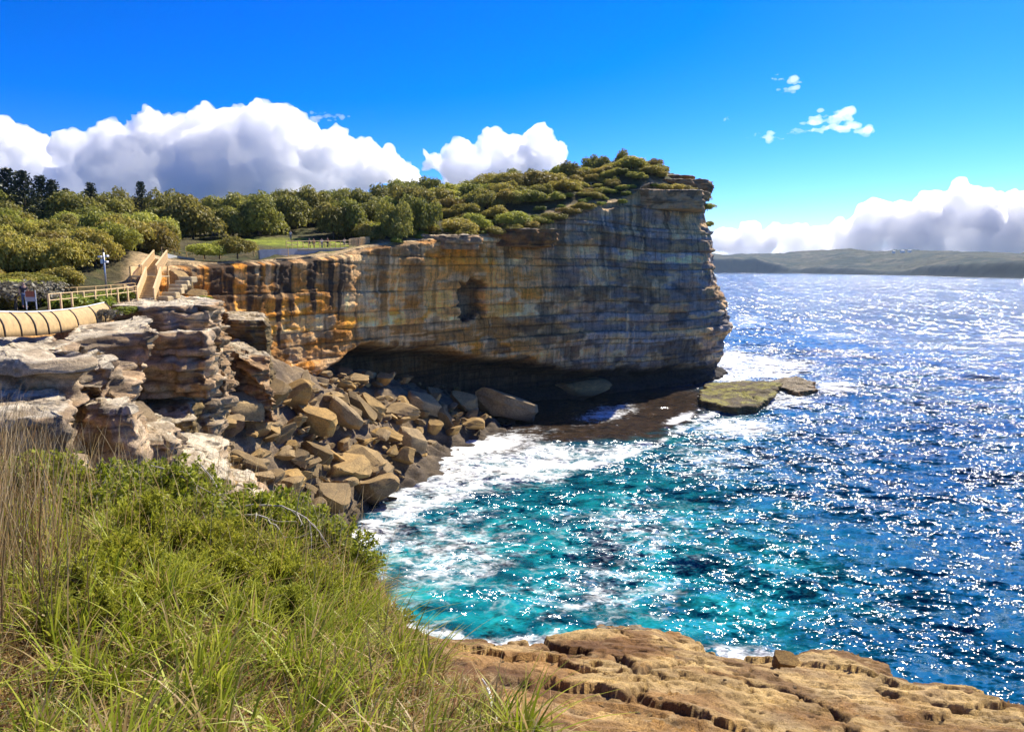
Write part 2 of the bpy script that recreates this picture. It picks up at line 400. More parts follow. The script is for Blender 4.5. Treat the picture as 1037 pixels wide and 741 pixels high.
# colours
c, PC = rock_colors(Sf, Xf, Yf, Zf, kb, jb)
greyw = sstep(sC[500], sC[630], Sf+4*fbm(Sf/8, Zf/5, 0, 71, 3))
greytex = mixc(PC['grey']*.8, PC['cream']*.9, sstep(-.05, .4, fbm(Sf/7, Zf/1.6, 0, 72, 4)))
greytex = greytex*(.55+1.0*rnd(kb, 73)*(.7+.6*rnd(jb+kb*5, 76)))[..., None]
c = mixc(c, greytex, greyw*.88)
c = mixc(c, PC['orange']*.8, sstep(.2, .55, fbm(Sf/9, Zf/2.5, 0, 74, 3))*greyw*.35)
# pale band + grey caprock band
c = mixc(c, PC['cream']*1.1, sstep(.25, .6, fbm(Sf/6, Zf/.9, 0, 75, 3))*.45*(1-greyw))
# vertical run-off streaks from the rim
dz = ztop-Zf
st = fbm(Sf/1.1, Zf/22, 0, 80, 3); st2 = fbm(Sf/3.2, Zf/30, 0, 81, 3)
reach = 5.5+5*fbm(Sf/1.3, 0*Sf, 0, 82, 2)
leftz = sstep(sC[165], sC[200], Sf)*sstep(sC[380], sC[330], Sf)
streak = sstep(-.05, .3, st+.25*leftz)*sstep(reach+1.5, reach-1.5, dz)*(leftz*.95+.25)
streak = np.maximum(streak, sstep(.35, .65, st2+.2*st)*.6*sstep(22, 6, dz))
c = mixc(c, PC['black'], np.clip(streak, 0, 1)*.92)
pale = sstep(.3, .6, fbm(Sf/.9, Zf/14, 0, 85, 3))*sstep(.0, .4, fbm(Sf/8, Zf/6, 0, 86, 2))
c = mixc(c, PC['cream']*1.2, pale*.5)
# dark seepage blotches on the middle and lower face, dark foot
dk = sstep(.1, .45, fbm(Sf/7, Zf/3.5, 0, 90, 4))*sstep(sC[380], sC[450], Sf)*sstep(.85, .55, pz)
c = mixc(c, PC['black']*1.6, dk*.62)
c = mixc(c, PC['black']*1.2, al*sstep(za+.5, za, Zf)*sstep(zbt-.5, zbt, Zf)*.8)  # alcove shade painted into the rock colour
inside = sstep(-.5, 2.5, roof-Zf); c = mixc(c, np.array([.05,.035,.025]), inside*.85*sstep(sC[260], sC[380], Sf))  # shade inside the undercut, put into the vertex colour
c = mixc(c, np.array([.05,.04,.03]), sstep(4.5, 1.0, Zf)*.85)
c = c*(1-.55*np.exp(-(dbed/.10)**2))[..., None]
frj = np.abs(((Sf/(1.5+4*rnd(kb,20))+rnd(kb,31)*9) % 1)-.5)*2; c = c*(1-.35*sstep(.95, 1, frj)*sstep(.45,.6,rnd(jb*3+kb,91)))[..., None]
c = mixc(c, np.array([.03,.025,.02]), sstep(7.5, 2.5, Zf+1.5*fbm(Sf/6, Zf/3, 0, 92, 3))*sstep(sC[330], sC[450], Sf)*.85)  # extra shade painted along the foot of the undercut
colF = c
# land behind the rim
tt = np.r_[np.array([0.0,.25,.6,1.0,1.6,2.4,3.4]), 3.4+np.cumsum(np.linspace(1.2, 5.0, 78))][::-1]
DX, DY = -.85, .5
Xt = R[:, 0][:, None]+NX[:, None]*off[:, :1]*0+DX*tt[None, :]; Yt = R[:, 1][:, None]+DY*tt[None, :]
Xt = Xt+(NX[:, None]*off[:, :1])*np.exp(-tt/1.5)[None, :]; Yt = Yt+(NY[:, None]*off[:, :1])*np.exp(-tt/1.5)[None, :]
Zt = T(Xt, Yt); Zt = Zt+(.35*fbm(Xt/4, Yt/4, 0, 5, 4)+.0)*sstep(.5, 4, tt)[None, :]
Zt[:, -1] = Zf2[:, 0]
nt_ = len(tt)
bare = sstep(4.5, 1.2, tt[None, :]+1.5*fbm(Xt/2.5, Yt/2.5, 0, 6, 3))
lawn = np.exp(-(((Xt+37)/13)**2+((Yt-117)/7.0)**2)**2)
cT = mixc(np.array([.10,.085,.035]), np.array([.06,.07,.02]), sstep(-.3, .3, fbm(Xt/3, Yt/3, 0, 7, 4)))
cT = mixc(cT, np.array([.28,.34,.03]), np.clip(lawn, 0, 1))
cT = mixc(cT, np.array([.60,.44,.24]), bare)
Xg = np.hstack([Xt, Xf[:, 1:]]); Yg = np.hstack([Yt, Yf[:, 1:]]); Zg = np.hstack([Zt, Zf2[:, 1:]])
Cg = np.concatenate([cT, colF[:, 1:]], 1)
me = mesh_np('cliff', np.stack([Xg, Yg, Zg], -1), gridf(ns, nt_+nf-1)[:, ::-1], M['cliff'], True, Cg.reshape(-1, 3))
tag(link('cliff', me), kind='structure')

# ------------------------------------------------------------------ generic stack of sandstone beds (closed block)
def strata_block(name, outline, z0, z1, seed, amp=1.0, lean=0.0, tilt=(0,0), cols='warm', step=.14, lit=1.0, rough=.18):
    P = np.asarray(outline, float); n = len(P)
    d = np.r_[0, np.cumsum(np.linalg.norm(np.diff(np.vstack([P, P[:1]]), axis=0), axis=1))]
    s = np.arange(0, d[-1], step); Pc = np.vstack([P, P[:1]])
    x = np.interp(s, d, Pc[:, 0]); y = np.interp(s, d, Pc[:, 1])
    kk = max(3, int(.5/step)*2+1)
    def sm(a): return np.convolve(np.r_[a[-kk:], a, a[:kk]], np.ones(kk)/kk, 'same')[kk:-kk]
    x, y = sm(x), sm(y)
    tx = np.roll(x, -1)-np.roll(x, 1); ty = np.roll(y, -1)-np.roll(y, 1)
    tx, ty = sm(tx), sm(ty); l = np.hypot(tx, ty)+1e-9; nx, ny = ty/l, -tx/l
    area = .5*np.sum(x*np.roll(y, -1)-y*np.roll(x, -1))
    if area < 0: nx, ny = -nx, -ny
    cx, cy = x.mean(), y.mean()
    H = z1-z0; nr = max(8, int(H/(step*.8)))
    v = np.linspace(0, 1, nr)[None, :]; Z = z1-H*v
    Sg = s[:, None]+0*v
    lb = z0-1+np.cumsum(.28+1.5*np.random.default_rng(seed).random(int(H*3)+14)**1.8)
    zz = Z+.05*fbm(Sg/3, 0*Sg, 0, seed, 2)
    k = np.clip(np.searchsorted(lb, zz.ravel()).reshape(zz.shape), 1, len(lb)-1)
    dd = np.minimum(np.abs(zz-lb[k-1]), np.abs(lb[k]-zz))
    jw = .7+1.8*rnd(k, seed+3); j = np.floor(Sg/jw+rnd(k, seed+4)*5+.3*vnoise(Sg, k*1.0, 0, seed))
    off = ((rnd(k, seed+1)-.5)*.40+(rnd(j*37+k*11, seed+2)-.5)*.5+.35*fbm(Sg/2.2, k*2.1, 0, seed+5, 3)+.55*fbm(Sg/2.5, Z/1.8, 0, seed+15, 3)-.22*np.exp(-(dd/.06)**2))*amp
    off = off+rough*fbm(Sg/.6, Z/.35, 0, seed+6, 4)+.30*amp*(rnd(np.floor(Sg/2.3+.5*vnoise(Z/2, Z*0, 0, seed))*17, seed+30)-.5)*2+lean*(1-v)*H-.25*sstep(.05, 0, v)*1.0
    per = np.minimum(1, 20*0+1)
    X = x[:, None]+nx[:, None]*off; Y = y[:, None]+ny[:, None]*off
    m = 26; u = np.linspace(0, .97, m)[None, ::-1]
    Xc = X[:, :1]+(cx-X[:, :1])*u; Yc = Y[:, :1]+(cy-Y[:, :1])*u
    def ztopf(X, Y): return z1+tilt[0]*(X-cx)+tilt[1]*(Y-cy)
    Z = Z+(tilt[0]*(X-cx)+tilt[1]*(Y-cy))*(1-v)
    step_n = np.round(fbm(Xc/2.2, Yc/2.2, 0, seed+8, 3)*3)/3*.28
    Zc = ztopf(Xc, Yc)+(step_n+.07*fbm(Xc/.5, Yc/.5, 0, seed+9, 4))*sstep(0, .15, u)
    col, pc = rock_colors(Sg, X, Y, Z, k, j, seed)
    if cols == 'grey': col = mixc(col, mixc(np.array([.42,.34,.23]), np.array([.68,.57,.40]), sstep(-.2, .4, fbm(Sg/1.5, Z/.5, 0, seed+20, 4))), np.full(Sg.shape, .78))
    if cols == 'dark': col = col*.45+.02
    if cols == 'olive': col = mixc(np.array([.20,.14,.06]), np.array([.33,.23,.09]), sstep(-.3, .3, fbm(Sg/1.5, Z, 0, seed+20, 4)))
    if cols == 'warm': col = mixc(col*.62, np.array([.56,.43,.27]), np.full(Sg.shape, .5))
    col = col*(1-.5*np.exp(-(dd/.05)**2))[..., None]
    col = mixc(col, np.array([.04,.035,.03]), sstep(.15, .5, fbm(Sg/2.5, Z/1.2, 5, seed+21, 4))*.6)
    top = mixc(np.array([.62,.52,.36]), np.array([.42,.33,.2]), sstep(-.1, .45, fbm(Xc/1.2, Yc/1.2, 0, seed+10, 4)))
    if cols == 'grey': top = mixc(np.array([.78,.68,.50]), np.array([.50,.40,.27]), sstep(-.1, .45, fbm(Xc/1.2, Yc/1.2, 0, seed+10, 4)))
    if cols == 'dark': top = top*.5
    if cols == 'olive' and name == 'rock_shelf': top = mixc(np.array([.12,.095,.05]), np.array([.26,.24,.06]), sstep(-.3, .3, fbm(Xc/2.5, Yc/2.5, 0, seed+12, 4)))
    top = mixc(top, np.array([.08,.07,.06]), sstep(.35, .6, fbm(Xc/.7, Yc/.7, 3, seed+11, 4))*.7)
    top = top*lit
    Z = Z+.22*fbm(Sg/1.8, Z/1.5, 9, seed+16, 3)*sstep(0,.1,v)*sstep(1,.9,v)
    XX = np.hstack([Xc, X[:, 1:]]); YY = np.hstack([Yc, Y[:, 1:]]); ZZ = np.hstack([Zc, Z[:, 1:]])
    CC = np.concatenate([top, col[:, 1:]], 1)
    V = np.stack([XX, YY, ZZ], -1)
    nc = V.shape[1]; Fq = gridf(len(s), nc, closed=True)
    Vf = V.reshape(-1, 3); Cf = CC.reshape(-1, 3)
    cz = Zc[:, 0].mean()
    Vf = np.vstack([Vf, [[cx, cy, cz]], [[X[:, -1].mean(), Y[:, -1].mean(), z0]]]); Cf = np.vstack([Cf, top[:1, 0], col[:1, -1]])
    i = np.arange(len(s)); i2 = (i+1) % len(s); c0 = len(Vf)-2
    cap = np.stack([i*nc, i2*nc, np.full_like(i, c0), np.full_like(i, c0)], -1)
    me = mesh_np(name, Vf, Fq[:, ::-1] if area > 0 else Fq, M['block'], True, Cf)
    # close the centre of the top with a small fan
    import bmesh
    bm = bmesh.new(); bm.from_mesh(me); bm.verts.ensure_lookup_table()
    for a, b in zip(i, i2):
        try: bm.faces.new([bm.verts[int(a*nc)], bm.verts[int(b*nc)], bm.verts[c0]][::(-1 if area > 0 else 1)])
        except ValueError: pass
        try: bm.faces.new([bm.verts[int(b*nc+nc-1)], bm.verts[int(a*nc+nc-1)], bm.verts[c0+1]][::(-1 if area > 0 else 1)])
        except ValueError: pass
    bmesh.ops.recalc_face_normals(bm, faces=bm.faces); bm.to_mesh(me); bm.free()
    return link(name, me)
def quad(px0, px1, Y0, Y1, row=330, skew=0):
    """plan outline between two picture columns at two distances, corners knocked off"""
    a = lambda px, Y: (ray(px, row)[0]*Y, Y)
    p = [a(px0, Y0), a((px0+px1)/2, Y0-.5), a(px1, Y0+skew), a(px1+3, (Y0+Y1)/2), a(px1-3, Y1), a(px0, Y1)]
    return p
BL = [ # name, outline, z0, z1, seed, kw, label
 (quad(-90,66,35,44,360), 19.5,25.6,101,dict(cols='grey',amp=1.3,lean=.02,tilt=(0,.03)),'layered grey outcrop with pale top edge just below the ribbed barrier'),
 (quad(-60,70,29.5,35.5,410),18,23.7,102,dict(cols='grey',amp=.7,tilt=(0,.05)),'long pale slab with flat top below the layered outcrop, behind the dry reeds'),
 (quad(72,118,38,46,360),17,24.7,103,dict(cols='grey',amp=1.6,lean=-.12,tilt=(-.04,.10),rough=.35),'broken pale rock with many small ledges beside the layered grey outcrop'),
 (quad(84,142,34,39,425),17,22.7,104,dict(cols='grey',amp=.6,tilt=(.02,.03)),'pale flat-topped slab at the top of the leafy shrubs'),
 (quad(98,132,43,52,345),17,25.9,105,dict(cols='grey',amp=.5,lean=-.35,tilt=(0,.08),rough=.35),'smooth pale rock rib running down from the end of the barrier'),
 (quad(128,208,57.5,74,315),24.4,26.9,106,dict(cols='grey',amp=1.1,lean=.22),'upper grey slab with overhanging lip at the foot of the staircase'),
 (quad(100,208,54.5,68,340),19.6,24.9,107,dict(cols='grey',amp=1.3,lean=.08,tilt=(.02,.01)),'deeply shaded grey bed jutting out below the staircase platform'),
 (quad(150,212,59,75,360),15,20.4,108,dict(cols='grey',amp=1.4,lean=.16,rough=.3),'slanting dark overhang rock under the jutting shaded bed'),
 (quad(196,230,61,75,340),18.6,24.4,109,dict(cols='warm',amp=1.3,lean=-.22,rough=.5),'sunlit crumbling end of the ledge stack right of the shaded bed'),
 (quad(226,272,78,92,330),15,24.2,110,dict(cols='olive',amp=.6,lean=-.05,rough=.14,tilt=(-.03,.0)),'olive brown square block standing against the foot of the cliff wall'),
 (quad(208,276,71,84,360),14,21.8,111,dict(cols='warm',amp=1.2,lean=-.35,tilt=(-.22,.05),rough=.55),'jagged sunlit ridge sloping down towards the boulder pile'),
 (quad(140,196,52,58,395),12,18.8,112,dict(cols='olive',amp=.9,tilt=(.0,.12),rough=.3),'brown rounded rock shoulder beneath the dark overhang'),
 (quad(160,232,45,53,450),9,16.9,113,dict(cols='grey',amp=.6,tilt=(-.22,.04)),'wide pale grey slab tilted towards the boulders behind the dead twigs'),
 (quad(205,262,46,52,475),8,14.6,114,dict(cols='grey',amp=.7,tilt=(-.2,.02)),'lower pale grey slab lying against the wide tilted slab'),
 (quad(118,172,44,50,430),12,19.3,115,dict(cols='grey',amp=1.0,tilt=(-.1,.06),rough=.3),'blocky grey rock with a dark hollow beside the tilted slab'),
]
for ol, z0, z1, sd_, kw, lab in BL:
    o = strata_block('rock_outcrop', ol, z0, z1, sd_, **kw); tag(o, lab, 'rock outcrop')
# headland cap ledges above the rim
def hl(px0, px1, r_top, Y0, Y1, thick, seed, lab, **kw):
    zt = at((px0+px1)/2, r_top, Y0)[2]
    o = strata_block('rock_ledge', quad(px0, px1, Y0, Y1, r_top), zt-thick, zt, seed, step=.25, **kw); tag(o, lab, 'rock ledge')
hl(606,712,192,170,185,4.5,201,'brown layered ledge along the top of the headland below the railing',amp=.9,lean=.06)
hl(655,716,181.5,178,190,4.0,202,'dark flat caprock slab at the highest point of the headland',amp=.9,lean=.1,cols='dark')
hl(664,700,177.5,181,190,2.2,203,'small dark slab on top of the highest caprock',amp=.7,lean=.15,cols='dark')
hl(568,606,205,161,169,3.0,204,'pale boulder-like ledge at the left end of the headland cap',amp=1.0,cols='grey')
hl(425,482,238,130,138,2.6,205,'low brown ledge with pale top at the cliff rim right of the lookout',amp=1.2)
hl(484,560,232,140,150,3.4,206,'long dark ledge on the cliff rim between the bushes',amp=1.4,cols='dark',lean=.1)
# sea shelf
def zrow(row, Y): return at(500, row, Y)[2]
o = strata_block('rock_shelf', [tuple(on_z(px, r, .5)[:2]) for px, r in ((706,408),(716,392),(758,389),(790,391),(784,402),(768,416),(736,416))], -1.2, 1.5, 301, amp=1.2, cols='olive', step=.25); tag(o, 'mossy olive rock shelf in the white water off the headland tip', 'rock shelf')
o = strata_block('rock_shelf', [tuple(on_z(px, r, .5)[:2]) for px, r in ((780,391),(786,385),(806,382),(822,388),(826,396),(806,398))], -1.2, .9, 302, amp=1.0, cols='dark', step=.25); tag(o, 'dark low rock shelf reaching furthest out into the sea', 'rock shelf')

o = strata_block('sea_rock', [tuple(on_z(px, r, .1)[:2]) for px, r in ((592,648),(606,636),(640,633),(660,640),(650,650))], -1.0, .35, 305, amp=.8, cols='dark', step=.12, rough=.2); tag(o, 'dark sea-washed rock in the foam just beyond the middle of the foreground ledge', 'sea rock')
# ------------------------------------------------------------------ rubble slope under the boulders
PCT = [(0,440,28),(70,440,31),(150,450,38),(200,440,54),(150,400,50),(100,380,44),(240,415,70),(290,400,80),(330,390,92),(350,385,104),(400,382,118),(450,402,130),(430,440,112),
 (400,480,92),(370,508,83),(300,480,74),(250,470,64),(190,440,56),(320,430,86),(500,412,136),(545,414,146),(470,432,119),(455,455,107),(250,520,57),(330,530,74),(130,520,38),(40,520,26),(300,385,88),(260,380,80)]
pw = np.array([at(*p) for p in PCT]); extra = [(-60,30,24),(-60,60,22),(-60,90,22),(-40,120,14),(-20,135,8),(10,100,-3),(-5,85,-3),(-10,60,-3),(0,40,-3),(30,140,-3),(-30,105,14),(0,150,1.5),(20,165,-2)]
PF = tps_fit(np.vstack([pw[:, :2], np.array(extra)[:, :2]]), np.r_[pw[:, 2], np.array(extra)[:, 2]], lam=2)
def PZ(x, y): return tps_eval(PF, x, y)
gx = np.arange(-62, 30, .45); gy = np.arange(18, 175, .45); GX, GY = np.meshgrid(gx, gy, indexing='ij')
GZ = PZ(GX, GY)-1.4+.9*fbm(GX/1.8, GY/1.8, 0, 61, 5)
_q = GZ/1.1+.6*fbm(GX/5, GY/5, 0, 64, 3); GZ = GZ+.55*(sstep(.3, .7, _q-np.floor(_q))-(_q-np.floor(_q)))*sstep(60, 40, GY)
GZ = np.clip(GZ, -2.5, 23.5)
GZ = np.where(GX < -36, np.minimum(GZ, 20), GZ)
cG = mixc(np.array([.16,.12,.08]), np.array([.30,.22,.13]), sstep(-.3, .3, fbm(GX/1.5, GY/1.5, 0, 62, 4)))
cG = mixc(cG, np.array([.07,.055,.04]), sstep(2.2, .3, GZ)*.8)
cG = mixc(cG, np.array([.07,.075,.025]), sstep(-.1, .35, fbm(GX/3, GY/3, 0, 65, 4))*sstep(52, 40, GY)*.8)
tag(link('rubble_slope', mesh_np('rubble_slope', np.stack([GX, GY, GZ], -1), gridf(len(gx), len(gy)), M['block'], True, cG.reshape(-1, 3))), kind='structure')

# ------------------------------------------------------------------ boulders
def boulder_mesh(seed, n=9, sub=4):
    import bmesh
    r = np.random.default_rng(seed)
    bm = bmesh.new(); bmesh.ops.create_icosphere(bm, subdivisions=sub, radius=1)
    v = np.array([x.co for x in bm.verts]); 
    v = v*(1+.0*v)
    # start from a super-ellipsoid block, then chop it with planes
    e = 4.5; v = v/(np.sum(np.abs(v)**e, 1)**(1/e))[:, None]
    for k in range(n):
        nrm = r.normal(size=3); nrm /= np.linalg.norm(nrm); d = r.uniform(.45, .85)
        q = v@nrm; m = q > d; v[m] -= np.outer((q[m]-d)*.97, nrm)
    v *= 1+.035*fbm(v[:,0]*2.5, v[:,1]*2.5, v[:,2]*2.5, seed, 4)[:, None]
    bed = .03*np.sign(vnoise(v[:,2]*6, 0*v[:,0], 0, seed+3))
    v[:, :2] *= (1+bed)[:, None]
    for i, x in enumerate(bm.verts): x.co = v[i]
    me = bpy.data.meshes.new('boulder'); bm.to_mesh(me); bm.free()
    me.materials.append(M['boulder']); me.polygons.foreach_set('use_smooth', [True]*len(me.polygons)); me.set_sharp_from_angle(angle=.32)
    return me
BM = [boulder_mesh(s, n=9+s % 6) for s in range(12)]
def place_boulder(loc, size, rot, mi, label, group=None, name='boulder'):
    o = link(name, BM[mi]); o.location = loc; o.scale = size; o.rotation_euler = rot
    tag(o, label, 'boulder', group); return o
def on_pile(px, row):
    a, b = ray(px, row); Y = np.arange(40, 165, .25); z = CAM_H+b*Y; t = PZ(a*Y, Y)
    k = np.nonzero(z < np.maximum(t, 0))[0]; i = k[0] if len(k) else -1
    return np.array([a*Y[i], Y[i], max(float(t[i]), -.2)])
# (px, row, width px, height px, depth factor, spin, pitch, roll, mesh, label)
HB = [
 (240,414,54,34,1.0,.3,.05,.05,3,'largest squarish brown boulder at the upper left of the pile'),
 (273,404,50,28,1.0,-.3,.1,.15,5,'broad sunlit tan boulder just right of the largest squarish one'),
 (296,402,30,34,.8,.5,.2,.35,7,'pale leaning block behind the broad tan boulder'),
 (316,428,46,38,.9,.2,.35,.2,1,'speckled grey boulder in the middle of the upper pile'),
 (262,434,34,24,.9,.9,.1,.2,2,'brown boulder tucked in shade below the broad tan one'),
 (344,424,44,26,.6,.3,.0,.75,8,'long thin slab leaning down to the right beside the speckled boulder'),
 (362,412,42,24,.6,.2,.0,.8,0,'second leaning slab higher up, at the edge of the cliff shadow'),
 (376,414,32,18,.6,.4,.1,.7,9,'narrow leaning slab right at the shadow edge'),
 (342,478,56,34,1.0,-.2,.0,.12,4,'big smooth tan boulder in the lower middle of the pile'),
 (366,464,48,22,.8,-.3,.1,.45,6,'flat tan slab above the big smooth boulder'),
 (378,502,54,30,1.0,.1,.0,-.05,10,'large brown boulder with its foot in the white water'),
 (388,480,30,24,1.0,.6,.1,.1,2,'rounded dark brown boulder above the water edge'),
 (409,462,28,26,1.0,.4,.1,.1,11,'orange boulder standing in the shallow wash'),
 (418,446,34,26,1.0,.2,.1,.3,3,'yellow-brown boulder at the right end of the sunlit pile'),
 (438,436,20,18,.9,.5,.1,.1,5,'brown block alone just past the sunlit pile'),
 (450,424,28,18,.5,.3,.2,.8,0,'pale leaning slab at the shadow edge near the water'),
 (477,431,26,12,.9,.1,.0,.05,7,'small sunlit tan rock on the wet floor'),
 (347,493,30,18,1.0,.3,0,.1,8,'small tan boulder between the big smooth one and the water'),
 (318,462,34,24,.9,.4,.2,.4,1,'brown slab leaning below the speckled boulder'),
 (300,466,24,18,.9,.2,.2,.4,9,'small brown block left of the leaning brown slab'),
 (392,440,30,16,.7,.2,.0,.4,6,'pale tan slab near the top of the right-hand pile'),
 (334,404,26,10,.9,.2,0,.02,4,'thin flat rock perched at the shadow line'),
 (360,384,24,14,1.0,.2,0,.02,6,'shaded bluish boulder under the cliff arch'),
 (387,387,22,14,1.0,.2,.1,.1,5,'rounded yellowish boulder deep in the cliff shade'),
 (430,410,40,22,1.0,.2,.1,.3,3,'broad dark boulder in the cliff shade'),
 (508,413,62,34,1.0,.5,.1,.3,1,'huge shaded boulder with a sloping face on the cave floor'),
 (578,398,80,24,1.0,.05,0,-.03,10,'very wide low shaded rock under the headland overhang'),
 (405,420,34,18,1.0,.7,.1,.2,7,'dark block half way along the shaded rubble'),
 (470,410,30,20,1.0,.3,.1,.3,9,'dark boulder left of the huge shaded one'),
 (330,505,44,30,1.0,.3,.2,.2,0,'tan boulder low in the pile behind the green shrub'),
 (296,490,36,26,1.0,.8,.2,.3,2,'square brown block low in the pile behind the green shrub'),
]
placed = []
for px, row, wpx, hpx, df, rz, rx, ry, mi, lab in HB:
    p = on_pile(px, row+hpx*.15); s = p[1]/F
    W_, H_ = wpx*s/2, hpx*s/2
    place_boulder((p[0], p[1]+W_*df*.3, p[2]+H_*.3), (W_*1.05, W_*df, H_*1.15), (rx, ry, rz), mi, lab); placed.append((p[0], p[1], W_))
r2 = np.random.default_rng(5)
cnt = 0; tries = 0
poly = [(212,410),(236,396),(300,386),(345,374),(420,372),(500,392),(520,412),(470,436),(440,452),(424,474),(400,506),(366,520),(300,520),(240,500),(205,470),(200,440)]
def inpoly(x, y, P):
    c = False; n = len(P)
    for i in range(n):
        x1, y1 = P[i]; x2, y2 = P[(i+1) % n]
        if (y1 > y) != (y2 > y) and x < (x2-x1)*(y-y1)/(y2-y1)+x1: c = not c
    return c
while cnt < 265 and tries < 9000:
    tries += 1
    px, row = r2.uniform(200, 525), r2.uniform(372, 520)
    if not inpoly(px, row, poly): continue
    p = on_pile(px, row); sz = (.45+1.15*r2.random()**2.0)*(1.25 if px < 330 else 1)
    if any((p[0]-a)**2+(p[1]-b)**2 < (.36*(sz+c))**2 for a, b, c in placed): continue
    placed.append((p[0], p[1], sz)); shade = row < 436-.0*px and (row < 385+.35*(px-330) or px > 440)
    lean = r2.uniform(.1, .7) if px > 280 else r2.uniform(-.3, .5)
    place_boulder((p[0], p[1], p[2]+sz*.15), (sz*r2.uniform(.9, 1.5), sz*r2.uniform(.7, 1.2), sz*r2.uniform(.4, .8)), (r2.uniform(-.3, .4), lean, r2.uniform(0, 6.28)), int(r2.integers(12)),
      'dark boulder lying in the shade of the cliff arch' if shade else 'small brown boulder packed among the sunlit pile', 'boulders in the shaded cave' if shade else 'boulders in the sunlit pile'); cnt += 1
# ------------------------------------------------------------------ sea
def axis(lo, hi, f0, f1, step, grow=1.12):
    a = list(np.arange(f0, f1, step)); d = step
    x = a[-1]
    while x < hi: d *= grow; x += d; a.append(x)
    x = a[0]; d = step; b = []
    while x > lo: d *= grow; x -= d; b.append(x)
    return np.array(b[::-1]+a)
ax = axis(-9000, 9000, -28, 120, .3, 1.05); ay = axis(-60, 12000, 44, 230, .3, 1.03)
WX, WY = np.meshgrid(ax, ay, indexing='ij')
px, row = project(WX, np.maximum(WY, 5), 0*WX)
amp = np.exp(-np.maximum(0, WY-250)/300.)*np.exp(-np.maximum(0, np.abs(WX)-120)/150.)
cove = sstep(760, 640, px)*sstep(420, 470, row)
WZ = amp*(.28*fbm(WX/9+.3*WY/9, WY/5.5, 0, 301, 3)+.10*fbm(WX/2.2, WY/1.5, 0, 302, 3)+.05*fbm(WX/.9, WY/.7, 0, 303, 2)+.22*cove*np.abs(fbm(WX/6, WY/3.5, 0, 304, 3)))
def dpoly(pts):
    """distance in picture-scale units from a traced line lying on the water"""
    best = np.full(px.shape, 1e9)
    for (x1, y1), (x2, y2) in zip(pts[:-1], pts[1:]):
        vx, vy = x2-x1, y2-y1; t = np.clip(((px-x1)*vx+(row-y1)*vy)/(vx*vx+vy*vy), 0, 1)
        best = np.minimum(best, np.hypot(px-x1-t*vx, (row-y1-t*vy)))
    return best
def blob(x, y, rx, ry, ang=0):
    a = math.radians(ang); dx, dy = px-x, row-y; u = dx*math.cos(a)+dy*math.sin(a); v = -dx*math.sin(a)+dy*math.cos(a)
    return np.exp(-((u/rx)**2+(v/ry)**2))
wob = 14*fbm(WX/7, WY/6, 0, 310, 3)
edge = [(340,545),(372,520),(410,497),(445,478),(490,463),(545,452),(600,452),(650,446),(688,436),(720,420)]
D1 = dpoly(edge)
foam = .95*np.exp(-(dpoly([(352,560),(385,525),(425,500),(470,480),(520,470),(560,466)])/26)**2)
foam = np.maximum(foam, .95*np.exp(-(dpoly([(560,478),(620,466),(668,444),(700,428),(724,416)])/6)**2))
foam = np.maximum(foam, .62*np.exp(-(dpoly([(480,480),(540,462),(640,455)])/13)**2))
foam = np.maximum(foam, .92*np.exp(-(dpoly([(330,560),(360,600),(410,640),(470,660),(560,655),(640,650)])/17)**2))
foam = np.maximum(foam, .9*np.exp(-(dpoly([(640,646),(720,664),(790,672)])/14)**2))
foam = np.maximum(foam, 1.0*blob(740,372,34,22)); foam = np.maximum(foam, .9*blob(775,372,60,16)); foam = np.maximum(foam, .8*blob(748,432,60,15)); foam = np.maximum(foam, .85*blob(845,392,28,9))
foam = np.maximum(foam, .7*blob(790,405,50,14)); foam = np.maximum(foam, .55*blob(757,325,34,12)); foam = np.maximum(foam, .5*blob(850,340,60,5))
foam = np.maximum(foam, .58*blob(450,560,120,75,-10)); foam = np.maximum(foam, .50*blob(600,600,170,60)); foam = np.maximum(foam, .50*blob(640,540,130,60)); foam = np.maximum(foam, .52*blob(720,465,80,34))
foam = np.maximum(foam, .6*blob(615,418,34,9,-10)); foam = np.maximum(foam, .85*blob(692,424,16,5,-20)); foam = np.maximum(foam, .55*blob(430,640,50,26))
teal = np.clip(1.1*blob(520,585,170,85,-8)+.8*blob(640,560,150,90)+.5*blob(700,440,70,25)+.6*blob(780,620,110,60)+.7*blob(360,600,80,60), 0, 1)
side = np.zeros(px.shape)                                       # landward side of the swash edge: thin water over brown rock floor, cliff shadow in its colour
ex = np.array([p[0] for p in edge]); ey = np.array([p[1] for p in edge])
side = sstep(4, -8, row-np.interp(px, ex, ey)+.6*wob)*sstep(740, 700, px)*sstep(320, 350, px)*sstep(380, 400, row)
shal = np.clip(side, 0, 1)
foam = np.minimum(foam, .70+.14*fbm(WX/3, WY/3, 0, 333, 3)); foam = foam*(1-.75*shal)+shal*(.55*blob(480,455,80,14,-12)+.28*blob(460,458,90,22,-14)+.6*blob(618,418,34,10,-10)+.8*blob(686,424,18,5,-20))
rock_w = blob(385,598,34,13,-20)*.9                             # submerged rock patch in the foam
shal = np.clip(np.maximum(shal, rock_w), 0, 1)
far = (row < 300)
foam = np.where(WY > 900, 0, foam); teal = np.where(WY > 600, 0, teal); shal = np.where(WY > 300, 0, shal)
m, nt, out = new_mat('sea_water'); L = nt.links; M['sea'] = m
tc = N(nt, 'ShaderNodeTexCoord').outputs['Object']
def attr(nm): return N(nt, 'ShaderNodeAttribute', attribute_name=nm).outputs['Fac']
def mp(v, sc, rot=0):
    q = N(nt, 'ShaderNodeMapping'); q.inputs['Scale'].default_value = sc; q.inputs['Rotation'].default_value = (0, 0, rot); L.new(v, q.inputs['Vector']); return q.outputs[0]
A_f, A_t, A_s = attr('foam'), attr('teal'), attr('shallow')
